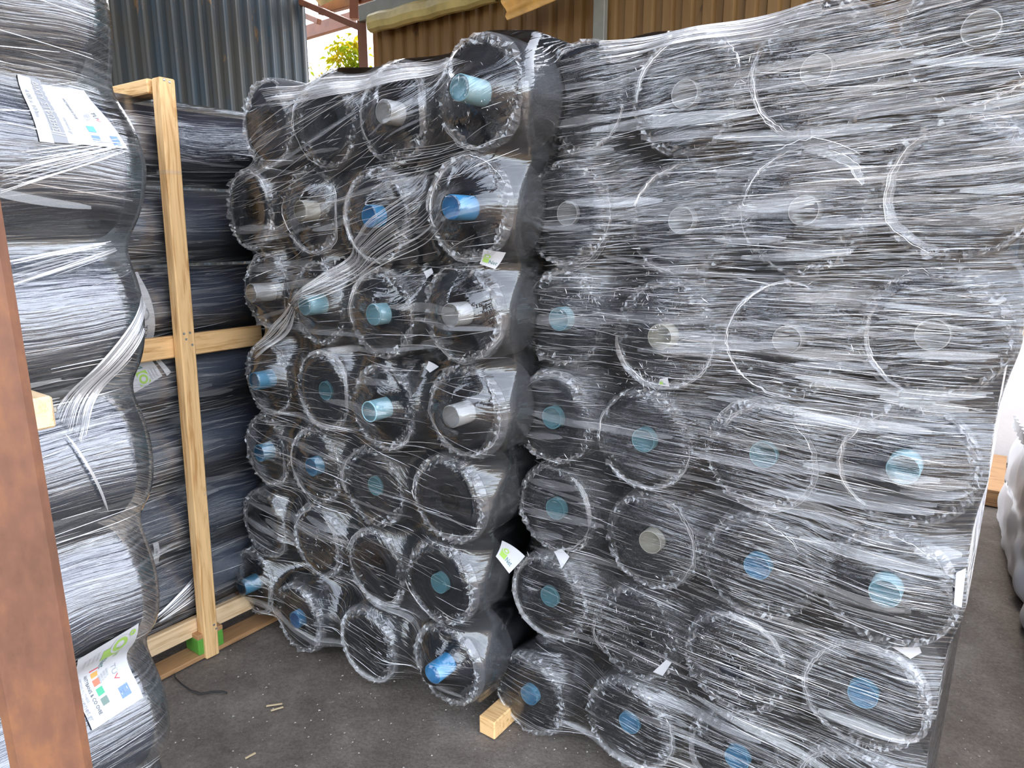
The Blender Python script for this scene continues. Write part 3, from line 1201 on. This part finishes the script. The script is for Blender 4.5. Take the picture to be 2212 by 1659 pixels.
def pallet(fr, x0, x1, y0, y1, label, green=False, mat='pine'):
    r = thing('wooden_pallet', label, 'pallet', fr.world(x0, y0, 0), fr.rot)
    n = 5
    W, D = x1 - x0, y1 - y0
    for i in range(3):
        o = from_bm('skid', box_bm(W, 0.09, 0.018, 0.002), M[mat], r)
        o.location = (0, 0.045 + i * (D - 0.09) / 2, 0.011)
        for j in range(3):
            b = from_bm('block', box_bm(0.10, 0.09, 0.062, 0.003), M['green' if green and i == 0 and j == 1 else mat], r)
            b.location = (j * (W - 0.10) / 2, 0.045 + i * (D - 0.09) / 2, 0.051)
    for j in range(n):
        o = from_bm('deck_board', box_bm(0.1, D, 0.018, 0.002), M[mat], r)
        o.location = (j * (W - 0.1) / (n - 1), D / 2, 0.091)
    return r


# pallets sink low: the lowest rolls hang over their edges
gx_, gz_ = FB.at(432, 1412, -0.02)
pallet(FB, gx_ - 0.55, gx_ + 0.65, -0.015, 0.9, 'old brown pallet with a green block under the timber framed stack', True, 'old_wood')
xe, _ = FC.at(1078, 1490, 0.1)
st = thing('support_timber', 'pale timber end showing under the foot of the middle stack', 'timber', FC.world(xe, 0.06, 0.035), FC.rot)
o = from_bm('squared_timber', box_bm(0.062, 1.1, 0.062, 0.004), M['pine'], st)
o.location = (-0.05, 0.55, 0)
xe2, ze2 = FC.at(1157, 780, 0.35)
st = thing('timber_lath', 'short orange timber lath end between middle and big stacks', 'timber', FC.world(xe2, 0.35, ze2), FC.rot)
o = from_bm('lath', box_bm(0.05, 0.6, 0.045, 0.003), M['pine'], st)
o.location = (-0.025, 0.3, 0)
xe3, ze3 = FA.at(76, 897, -0.06)
st = thing('timber_bearer', 'sawn pale timber bearer end jutting out by the rusty post', 'timber', FA.world(xe3, -0.06, ze3), FA.rot)
o = bar('bearer', (0, 0, 0), (0, 0.13, 0.0), 0.062, 0.058, M['pine_pale'], st)
b2 = from_bm('bolt_head', box_bm(0.008, 0.012, 0.012, 0.002), M['screw'], st)
b2.location = (0.033, 0.02, 0.0)

# ------------------------------------------------------------------ rusty post in the foreground
foot = EYEV + ray(116, 1659) * 0.86
head = foot + np.array([0, 0, 0.62])
hx = (head - EYEV) / np.dot(head - EYEV, fwv)
hy = CY - F * float(np.dot(hx, upv))
want = EYEV + ray(-72 + (hy - 600) * 0.175, hy) * float(np.dot(head - EYEV, fwv))
lean = (want - foot) / (want[2] - foot[2])
f0, f1 = foot - lean * foot[2], foot + lean * (3.9 - foot[2])
lab = thing('steel_post', 'rusty square steel post standing in front of the stack', 'post', (f0[0], f0[1], 0), 0)
ln = bar('square_tube', (0, 0, 0.004), tuple(f1 - f0), 0.078, 0.078, M['rust'], lab, up=tuple(RIGHT * 0.8 - DEEP * 0.25), bevel=0.008)
bp = from_bm('base_plate', box_bm(0.16, 0.16, 0.01, 0.001), M['rust'], lab)
bp.location = (-0.08, 0, 0.007)

# ------------------------------------------------------------------ roof edge seen over the stacks
FP = FW


def wp(px, py, y=0.0):
    x, z = FW.at(px, py, y)
    return FW.world(x, y, z)


cp = thing('steel_column', 'red brown square steel column at the open corner', 'post', (0, 0, 0))
a = wp(783, 60, -0.06)
b = wp(789, 150, -0.06)
foot = Vector((b.x, b.y, 0))
bar('column', foot, Vector((a.x, a.y, a.z + 0.05)), 0.075, 0.075, M['brown_steel'], cp, up=(ROW[0] * 0.8 - DEEP[0] * 0.6, ROW[1] * 0.8 - DEEP[1] * 0.6, 0))
bar('column_head', wp(767, 42, 0.05), wp(765, -60, 0.05), 0.08, 0.08, M['brown_steel'], cp, up=(ROW[0] * 0.8 - DEEP[0] * 0.6, ROW[1] * 0.8 - DEEP[1] * 0.6, 0))
bar('diagonal_brace', wp(640, 0, -0.05), wp(784, 62, -0.05), 0.05, 0.052, M['brown_steel'], cp)
bar('small_brace', wp(640, 26, 0.2), wp(690, 47, 0.2), 0.05, 0.05, M['brown_steel'], cp)
bar('eaves_beam', wp(655, 73, 0.5), wp(765, 40, 0.5), 0.06, 0.12, M['brown_steel'], cp)
bar('upper_beam', wp(692, 20, 0.1), wp(830, -18, 0.1), 0.06, 0.10, M['brown_steel'], cp)
gb = thing('grey_purlin', 'grey steel purlin with pale paint specks above the yellow gutter', 'beam', (0, 0, 0))
bar('purlin_bar', wp(779, 31, -0.09), wp(1150, -84, -0.09), 0.05, 0.125, M['grey_steel'], gb)
gt = thing('roof_gutter', 'yellowed sheet gutter hanging along the top of the brown wall', 'gutter', (0, 0, 0))
seg = 10
A_, B_ = wp(803, 57, -0.10), wp(1075, -13, -0.10)
ax = (B_ - A_).normalized()
up_ = Vector((0, 0, 1))
out_ = Vector(-DEEP)
v, f = [], []
prof = [(-0.02, 0.075), (0.03, 0.085), (0.055, 0.06), (0.06, 0.01), (0.05, -0.035), (0.02, -0.052), (-0.02, -0.05)]
for i in range(seg + 1):
    base = A_.lerp(B_, i / seg)
    wob = 0.006 * math.sin(i * 2.2)
    for o_, u_ in prof:
        p = base + out_ * (o_ + wob) + up_ * (u_ + wob * 0.5)
        v.append(p)
m = len(prof)
for i in range(seg):
    for k in range(m - 1):
        f.append((i * m + k, (i + 1) * m + k, (i + 1) * m + k + 1, i * m + k + 1))
f.append(tuple(range(m)))
make('gutter_trough', v, f, M['gutter'], gt)
hs = thing('fibreglass_sheet', 'curled yellow fibreglass sheet hanging from the roof before the brown wall', 'roof sheet', (0, 0, 0))
v, f = [], []
c00, c10, c01, c11 = wp(1083, -2, -0.35), wp(1097, 44, -0.35), wp(1200, -60, -0.25), wp(1228, -6, -0.25)
ng = 8
for i in range(ng):
    for j in range(ng):
        s_, t_ = i / (ng - 1), j / (ng - 1)
        p = c00.lerp(c10, t_).lerp(c01.lerp(c11, t_), s_)
        v.append(p + out_ * (0.02 * math.sin(t_ * 9) + 0.03 * s_ * s_))
f = grid_mesh(ng, ng)
n0 = len(v)
v += [p + out_ * -0.006 for p in v[:n0]]
f += [tuple(q + n0 for q in reversed(t)) for t in grid_mesh(ng, ng)]
make('curled_sheet', v, f, M['fibre'], hs, smooth=True)
hs2 = thing('eaves_sheet', 'pale end of a roof sheet over the open corner', 'roof sheet', (0, 0, 0))
c = [wp(676, -6, 0.0), wp(692, 13, 0.0), wp(735, -6, -0.1), wp(700, -30, 0.0)]
v = c + [p + Vector((0, 0, 0.012)) for p in c]
make('sheet_end', v, [(0, 1, 2, 3), (7, 6, 5, 4), (0, 4, 5, 1), (1, 5, 6, 2), (2, 6, 7, 3), (3, 7, 4, 0)], M['gutter'], hs2)
gp = thing('grey_post', 'flat grey steel post standing against the brown wall', 'post', (0, 0, 0))
a = wp(1297, 30, -0.05)
bar('post_bar', (a.x, a.y, 0), (a.x, a.y, 3.8), 0.085, 0.05, M['grey_steel'], gp, up=tuple(DEEP))

# ------------------------------------------------------------------ tree beyond the gap
tb = FW.world(FW.at(735, 120, 3.0)[0] + 0.2, 3.0, 0)
tree = thing('tree', 'sunlit yellow green tree seen through the open corner', 'tree', tb)
v, f = lathe([(0.09, 0.0), (0.07, 1.4), (0.04, 2.6), (0.01, 3.3)], 10)
tk = make('trunk', [(p[0], p[2], p[1]) for p in v], f, M['bark'], tree, smooth=True)
V, Fc = [], []


def leaf(p, d, L, w):
    b = len(V)
    d = d.normalized()
    sd = d.cross(Vector((rng.normal(), rng.normal(), 0.4))).normalized() * w
    mid = p + d * L * 0.5 + Vector((0, 0, 0.006))
    V.extend([p, mid + sd, p + d * L + Vector((0, 0, -0.02)), mid - sd])
    Fc.append((b, b + 1, b + 2, b + 3))


zt2 = FW.at(735, 95, 3.0)[1]
for _ in range(150):
    h = rng.uniform(-1.2, 0.0)
    rad = 0.16 + (-h) * 0.55
    cpt = Vector((rng.normal(0, rad * 0.55), rng.normal(0, rad * 0.55), zt2 + h + rng.normal(0, 0.05)))
    for _k in range(11):
        d = Vector((rng.normal(), rng.normal(), -0.5 + 0.4 * rng.normal()))
        leaf(cpt + Vector(rng.normal(0, 0.06, 3)), d, rng.uniform(0.09, 0.17), rng.uniform(0.014, 0.026))
lv = make('foliage', V, Fc, M['leaf'], tree)
lv['kind'] = 'stuff'

# ------------------------------------------------------------------ white sacks and far pallet
p_near, p_far = on_floor(2225, 1440), on_floor(2148, 1120)
dirn = (p_far - p_near) / np.linalg.norm(p_far - p_near)
FS = Frame(p_near, dirn)


def sack(x0, x1, d, h, label):
    r = thing('white_sack', label, 'sack', FS.world(x0, 0, 0), FS.rot)
    bm = bmesh.new()
    bmesh.ops.create_cube(bm, size=1.0)
    bmesh.ops.subdivide_edges(bm, edges=list(bm.edges), cuts=26, use_grid_fill=True)
    L = x1 - x0
    ph = rng.uniform(0, 6, 8)
    for v in bm.verts:
        c = v.co.copy()
        q = Vector((c.x * 2, c.y * 2, c.z * 2))
        k = (abs(q.x) ** 14 + abs(q.y) ** 14 + abs(q.z) ** 9) ** (1 / 14)
        q = q / max(k, 1e-6) * max(abs(q.x), abs(q.y), abs(q.z))
        bulge = 0.02 * math.cos(q.z * 1.4)
        px = (q.x * 0.5 + 0.5) * L
        py = -q.y * 0.5 * d * (1 + bulge) * (1 - 0.05 * (q.z + 1))
        pz = (q.z * 0.5 + 0.5) * h
        fold = (0.014 * math.sin(7 * pz + 9 * px + 2 * math.sin(5 * px + ph[0])) + 0.011 * math.sin(16 * pz - 13 * px + ph[1] + 2 * math.sin(4 * pz))
                + 0.008 * math.sin(31 * px + 19 * pz + ph[2]))
        fold = abs(fold) * 0.75
        py += fold * (1 if q.y < 0 else -1) * (abs(q.y) ** 3)
        pz += fold * 0.8 * (q.z ** 3 if q.z > 0 else 0) - 0.05 * (px / L if q.z > 0 else 0)
        v.co = Vector((px, py - d / 2, max(pz, 0.0)))
    bmesh.ops.recalc_face_normals(bm, faces=list(bm.faces))
    from_bm('sack_body', bm, M['bag'], r, smooth=True)
    # gathered seam along the upper edge
    vs_, fs_ = [], []
    for i in range(40):
        t_ = i / 39
        for k in range(3):
            vs_.append((t_ * L, -0.02 + 0.012 * math.sin(i * 1.9 + k), h - 0.05 * t_ + 0.03 * k + 0.002 * math.sin(i * 2.7)))
    make('gathered_seam', vs_, [(i * 3 + k, i * 3 + 3 + k, i * 3 + 4 + k, i * 3 + 1 + k) for i in range(39) for k in range(2)], M['bag'], r, smooth=True)
    return r


# sacks stand to the right of the contact line: their side faces the aisle
FS = Frame(p_near, dirn)
hs_ = 0.74


def put_sack(x0, x1, h, label):
    r = sack(x0, x1, 0.9, h, label)
    r.location = FS.world(x0, 0, 0)
    return r


far_ = np.linalg.norm(p_far - p_near)
hz_ = float(on_plane(2150, 890, p_far, fwv)[2])
put_sack(-1.0, 0.42, hz_ * 0.93, 'white plastic sack nearest the eye, beside the big stack')
put_sack(0.44, far_ + 0.03, hz_, 'creased white plastic sack in front of the whitewashed wall')
pb = on_floor(2128, 1092)
FPAL = Frame(pb, RIGHT)
pr_ = pallet(FPAL, -0.5, 0.55, 0.0, 0.8, 'worn pallet lying behind the big stack by the white wall', False, 'old_wood')
# ------------------------------------------------------------------ labels


def text_mesh(s):
    cu = bpy.data.curves.new('txt', 'FONT')
    cu.body = s
    cu.size = 1.0
    cu.resolution_u = 2
    ob = bpy.data.objects.new('txt', cu)
    COL.objects.link(ob)
    dg = bpy.context.evaluated_depsgraph_get()
    me = bpy.data.meshes.new_from_object(ob.evaluated_get(dg))
    bpy.data.objects.remove(ob)
    v = [(p.co.x, p.co.y) for p in me.vertices]
    f = [tuple(p.vertices) for p in me.polygons]
    bpy.data.meshes.remove(me)
    return v, f


class Label:
    """paper on a stack: a = reading direction, b = towards the top of the letters; corners are points on the face"""
    def __init__(self, fr, dr, a0b0, a1b0, a1b1, a0b1, lift, parent, name='paper_label', mat='paper', px=True, paper=True):
        self.fr, self.dr, self.lift = fr, dr, lift
        conv = (lambda c: np.array(fr.at(*c))) if px else np.array
        self.c = [conv(c) for c in (a0b0, a1b0, a1b1, a0b1)]
        self.la = np.linalg.norm(self.c[1] - self.c[0])
        self.lb = np.linalg.norm(self.c[3] - self.c[0])
        self.parent = parent
        self.o = None
        if paper:
            n, m_ = 14, 8
            v = [self.p(i / (n - 1), j / (m_ - 1)) for j in range(m_) for i in range(n)]
            v += [self.p(i / (n - 1), j / (m_ - 1), -0.0008) for j in range(m_) for i in range(n)]
            f = grid_mesh(n, m_) + [tuple(q + n * m_ for q in reversed(t)) for t in grid_mesh(n, m_)]
            self.o = make(name, v, f, M[mat], parent, smooth=True)
        self.host = self.o if self.o is not None else parent

    def p(self, a, b, extra=0.0):
        c = self.c
        q = (c[0] * (1 - a) + c[1] * a) * (1 - b) + (c[3] * (1 - a) + c[2] * a) * b
        y = -float(self.dr.s(q[0], q[1])) - self.lift - extra
        return (q[0], y, q[1])

    def text(self, s, a, b, h, mat='ink', wide=1.0):
        v, f = text_mesh(s)
        if not v:
            return
        k = h * self.lb
        vv = [self.p(a + x * k * wide / self.la, b + y * h, 0.0014) for x, y in v]
        make('print', vv, f, M[mat], self.host)
        return a + (max(x for x, y in v) + 0.06) * k * wide / self.la

    def rect(self, a0, b0, a1, b1, mat):
        n = 4
        v = [self.p(a0 + (a1 - a0) * i / (n - 1), b0 + (b1 - b0) * j / (n - 1), 0.001) for j in range(n) for i in range(n)]
        make('print', v, grid_mesh(n, n), M[mat], self.host)

    def ring(self, a, b, r0, r1, mat, ex=0.002):
        v, f = [], []
        n = 20
        for i in range(n):
            t = 2 * math.pi * i / n
            for r in (r0, r1):
                v.append(self.p(a + r * self.lb * 1.15 * math.cos(t) / self.la, b + r * math.sin(t), ex))
        for i in range(n):
            j = (i + 1) % n
            f.append((2 * i, 2 * i + 1, 2 * j + 1, 2 * j))
        make('print', v, f, M[mat], self.host)


def frame_on(wr):
    return wr


# big label between the two lowest visible rolls of the stack behind the post (lies on the film)
lt = thing('paper_label', 'white printed paper label with green logo, low on the film behind the rusty post', 'label', FA.world(0, 0, 0), FA.rot)
L1 = Label(FA, drA, (172, 1428), (204, 1582), (317, 1512), (298, 1345), 0.006, lt, 'label_paper')
L1.rect(0.13, 0.42, 0.33, 0.68, 'lime')
L1.ring(0.16, 0.70, 0.0, 0.16, 'paper', 0.0016)
L1.ring(0.16, 0.70, 0.07, 0.125, 'lime')
L1.ring(0.075, 0.90, 0.02, 0.05, 'lime')
L1.text('live', 0.27, 0.68, 0.15, 'lime')
L1.text('Net', 0.335, 0.46, 0.155, 'teal')
for i, w_ in enumerate((0.30, 0.27, 0.25, 0.2)):
    L1.text('Panel protection', 0.10 + 0.01 * i, 0.33 - i * 0.07, 0.055, 'ink_grey', 0.62)
e_ = L1.text('TÜ', 0.56, 0.68, 0.13, 'ink_grey')
L1.text('V', e_, 0.68, 0.13, 'red')
for i in range(4):
    L1.text('GREECE', 0.56 + i * 0.01, 0.58 - i * 0.05, 0.05, 'ink_grey', 0.7)
for i, c_ in enumerate(('orange', 'coral', 'emerald', 'slate')):
    L1.rect(0.52 + i * 0.09, 0.32 - i * 0.0, 0.585 + i * 0.09, 0.44 - i * 0.0, c_)
L1.rect(0.47, 0.30, 0.49, 0.46, 'red')
L1.rect(0.80, 0.66, 0.90, 0.84, 'blue')
for i in range(4):
    L1.rect(0.80, 0.68 + i * 0.04, 0.90, 0.693 + i * 0.04, 'paper')
L1.text('ANTYBANIS & CO OVEE', 0.50, 0.20, 0.085, 'ink', 0.62)
L1.text('NETTING 01 THESS', 0.50, 0.11, 0.06, 'ink_grey', 0.7)
L1.text('olyvenet.gr', 0.62, 0.02, 0.13, 'ink_grey', 0.7)

# labels printed and stuck on the rolls under the film
rollA = rollsA[1]


def host_for(roll, fr):
    """children keep stack coordinates although the roll's root stands elsewhere"""
    bpy.context.view_layer.update()
    e = bpy.data.objects.new('label_set', None)
    COL.objects.link(e)
    e.parent = roll
    e.matrix_parent_inverse = roll.matrix_world.inverted() @ Matrix.LocRotScale(fr.world(0, 0, 0), Matrix.Rotation(fr.rot, 3, 'Z').to_quaternion(), None)
    return e


def rebase(lab, roll, fr):
    """hang a label made in stack coordinates under its roll"""
    o = lab.o
    o.parent = roll
    loc = Matrix.LocRotScale(fr.world(0, 0, 0), Matrix.Rotation(fr.rot, 3, 'Z').to_quaternion(), None)
    rl = Matrix.LocRotScale(roll.location, roll.rotation_euler.to_quaternion(), None)
    o.matrix_parent_inverse = rl.inverted() @ loc


L2 = Label(FA, drA, (112, 175), (147, 310), (275, 322), (208, 188), 0.003, None)
rebase(L2, rollsA[1], FA)
e_ = L2.text('TÜ', 0.40, 0.72, 0.12, 'ink')
L2.text('V', e_, 0.72, 0.12, 'red')
for i in range(3):
    L2.text('THESSALIKH', 0.42 + 0.02 * i, 0.62 - 0.05 * i, 0.05, 'ink_grey', 0.6)
L2.rect(0.66, 0.44, 0.76, 0.58, 'sky')
L2.rect(0.82, 0.44, 0.92, 0.58, 'blue')
L2.rect(0.80, 0.78, 0.96, 0.92, 'blue')
L2.text('ANTYBANIS & OVEE', 0.2, 0.32, 0.075, 'ink', 0.75)
L2.text('olyvenet.gr', 0.55, 0.08, 0.09, 'ink_grey')
L3 = Label(FA, drA, (62, 152), (84, 306), (115, 310), (90, 160), 0.003, None)
rebase(L3, rollsA[1], FA)
L3.text('4.00 x 100m', 0.2, 0.25, 0.5, 'ink_grey')
L3b = Label(FA, drA, (88, 158), (115, 308), (147, 310), (112, 165), 0.003, None, 'label_paper', 'ink_grey')
rebase(L3b, rollsA[1], FA)
L3b.text('ΔΙΧΤΥ ΣΤΡΩΣΗΣ', 0.05, 0.15, 0.72, 'paper', 0.9)

L4 = Label(FBR, drB, (262, 600), (305, 742), (345, 744), (313, 588), 0.003, None)
rebase(L4, rollsB[2], FBR)
L4.text('TÜV', 0.72, 0.35, 0.35, 'ink')
L4.ring(0.55, 0.5, 0.2, 0.25, 'ink_grey')
L4.text('ΙΣΟ', 0.3, 0.3, 0.35, 'ink_grey')
L5 = Label(FBR, drB, (330, 765), (350, 812), (288, 848), (262, 790), 0.003, None)
rebase(L5, rollsB[3], FBR)
L5 = Label(FBR, drB, (288, 848), (262, 768), (330, 765), (348, 812), 0.0045, None)
rebase(L5, rollsB[3], FBR)
L5.rect(0.05, 0.25, 0.45, 0.62, 'lime')
L5.ring(0.22, 0.42, 0.0, 0.2, 'paper', 0.0016)
L5.ring(0.22, 0.42, 0.08, 0.15, 'lime')
L5.text('N', 0.5, 0.3, 0.4, 'teal')
for i in range(3):
    L5.text('Panel protection', 0.08, 0.86 - i * 0.1, 0.09, 'ink_grey', 0.7)
L6 = Label(FBR, drB, (338, 768), (360, 812), (370, 804), (346, 765), 0.003, None)
rebase(L6, rollsB[3], FBR)
L6.text('ΔΙΧΤΥ ΜΟ', 0.05, 0.2, 0.7, 'ink', 0.6)
L7 = Label(FBR, drB, (328, 1172), (344, 1228), (356, 1222), (340, 1170), 0.003, None)
rebase(L7, rollsB[5], FBR)
L7.text('x 100m', 0.25, 0.2, 0.65, 'ink', 0.8)

# small tags on the two stacks of roll ends
tagn = 0


def paper_tag(fr, dr, quad, label, green=True, lift=0.006, rects=()):
    r = thing('paper_tag', label, 'label', fr.world(0, 0, 0), fr.rot)
    L = Label(fr, dr, *quad, lift, r, 'tag_paper')
    if green:
        L.rect(0.1, 0.2, 0.42, 0.6, 'lime')
        L.ring(0.3, 0.6, 0.0, 0.16, 'paper', 0.0016)
        L.ring(0.3, 0.6, 0.06, 0.12, 'lime')
        L.text('Net', 0.45, 0.2, 0.3, 'teal', 0.8)
    return L


paper_tag(FC, drC, [(1038, 1222), (1060, 1265), (1082, 1235), (1050, 1188)], 'white tag with green logo at the rim of a low roll, middle stack')
paper_tag(FC, drC, [(1035, 570), (1058, 582), (1080, 546), (1052, 538)], 'crumpled white tag with faint green print, third row of middle stack')
paper_tag(FC, drC, [(900, 588), (912, 602), (925, 590), (916, 580)], 'small blank bluish tag above third row of middle stack', False)
paper_tag(FC, drC, [(904, 800), (915, 808), (935, 795), (908, 784)], 'small bluish tag in the gap above fourth row, middle stack', False)
paper_tag(FD, drD, [(1426, 830), (1450, 834), (1449, 813), (1432, 816)], 'small white tag under the cream core, big stack')
paper_tag(FD, drD, [(1196, 1192), (1218, 1224), (1228, 1204), (1212, 1186)], 'white tag at the rim of the fifth row, big stack', False)
paper_tag(FD, drD, [(1410, 1452), (1430, 1462), (1452, 1430), (1440, 1424)], 'bluish white tag low between two film covered rolls, big stack', False)
paper_tag(FD, drD, [(1925, 1395), (1965, 1430), (1988, 1420), (1985, 1400)], 'torn white tag between the last rolls of lowest rows, big stack', False)
paper_tag(FD, drD, [(2062, 1300), (2078, 1308), (2086, 1232), (2066, 1236)], 'tall white tag on the outer edge of the big stack', False)

# ------------------------------------------------------------------ litter on the floor


def polytube(name, pts, r, mat, label, cat):
    v, f = [], []
    n = 6
    for i, p in enumerate(pts):
        for k in range(n):
            a = 2 * math.pi * k / n
            v.append((p[0], p[1] + r * math.cos(a), p[2] + r * math.sin(a)))
    for i in range(len(pts) - 1):
        for k in range(n):
            f.append((i * n + k, i * n + (k + 1) % n, (i + 1) * n + (k + 1) % n, (i + 1) * n + k))
    o = make(name, v, f, mat)
    tag(o, label, cat)
    return o


pts = []
wire_px = [(377, 1456), (378, 1464), (392, 1478), (412, 1492), (434, 1499), (455, 1495), (480, 1494), (500, 1500)]
for i in range(len(wire_px) - 1):
    for t_ in (0, 0.5):
        a_ = np.array(wire_px[i]) * (1 - t_) + np.array(wire_px[i + 1]) * t_
        pts.append(on_floor(a_[0], a_[1], 0.008))
polytube('wire', pts, 0.0035, M['black'], 'black bent wire lying on the floor near the timber frame', 'wire')
stn = 0
for (x0_, y0_, x1_, y1_, w_) in [(575, 1525, 610, 1520, 'beneath the middle stack'), (530, 1638, 552, 1626, 'at the front of the aisle'),
                                 (585, 1535, 612, 1527, 'beside another chip under middle stack')]:
    a_, b_ = on_floor(x0_, y0_, 0.006), on_floor(x1_, y1_, 0.006)
    o = bar('wood_chip', a_, b_, 0.006, 0.004, M['straw'], None, bevel=0.001)
    tag(o, f'thin pale wood chip on the dark floor {w_}', 'wood chip')
V, Fc = [], []
for _ in range(650):
    px, py = rng.uniform(360, 1300), rng.uniform(1380, 1659)
    if rng.random() < 0.35:
        px, py = rng.uniform(2020, 2205), rng.uniform(1110, 1659)
    p = on_floor(px, py, 0.0)
    s = 0.0009 + 0.004 * rng.random() ** 3
    b = len(V)
    for d in ((1, 0, 0), (-0.5, 0.87, 0), (-0.5, -0.87, 0), (0, 0, 1.0)):
        V.append((p[0] + d[0] * s * rng.uniform(0.6, 1.4), p[1] + d[1] * s, p[2] + d[2] * s * 0.8))
    Fc += [(b, b + 1, b + 3), (b + 1, b + 2, b + 3), (b + 2, b, b + 3)]
gr = make('grit', V, Fc, simple('pale_grit', (0.34, 0.31, 0.28), 0.8, var=0.4, scale=60))
gr['kind'] = 'stuff'
tag(gr, 'pale grit and crumbs scattered over the dark floor', 'grit')
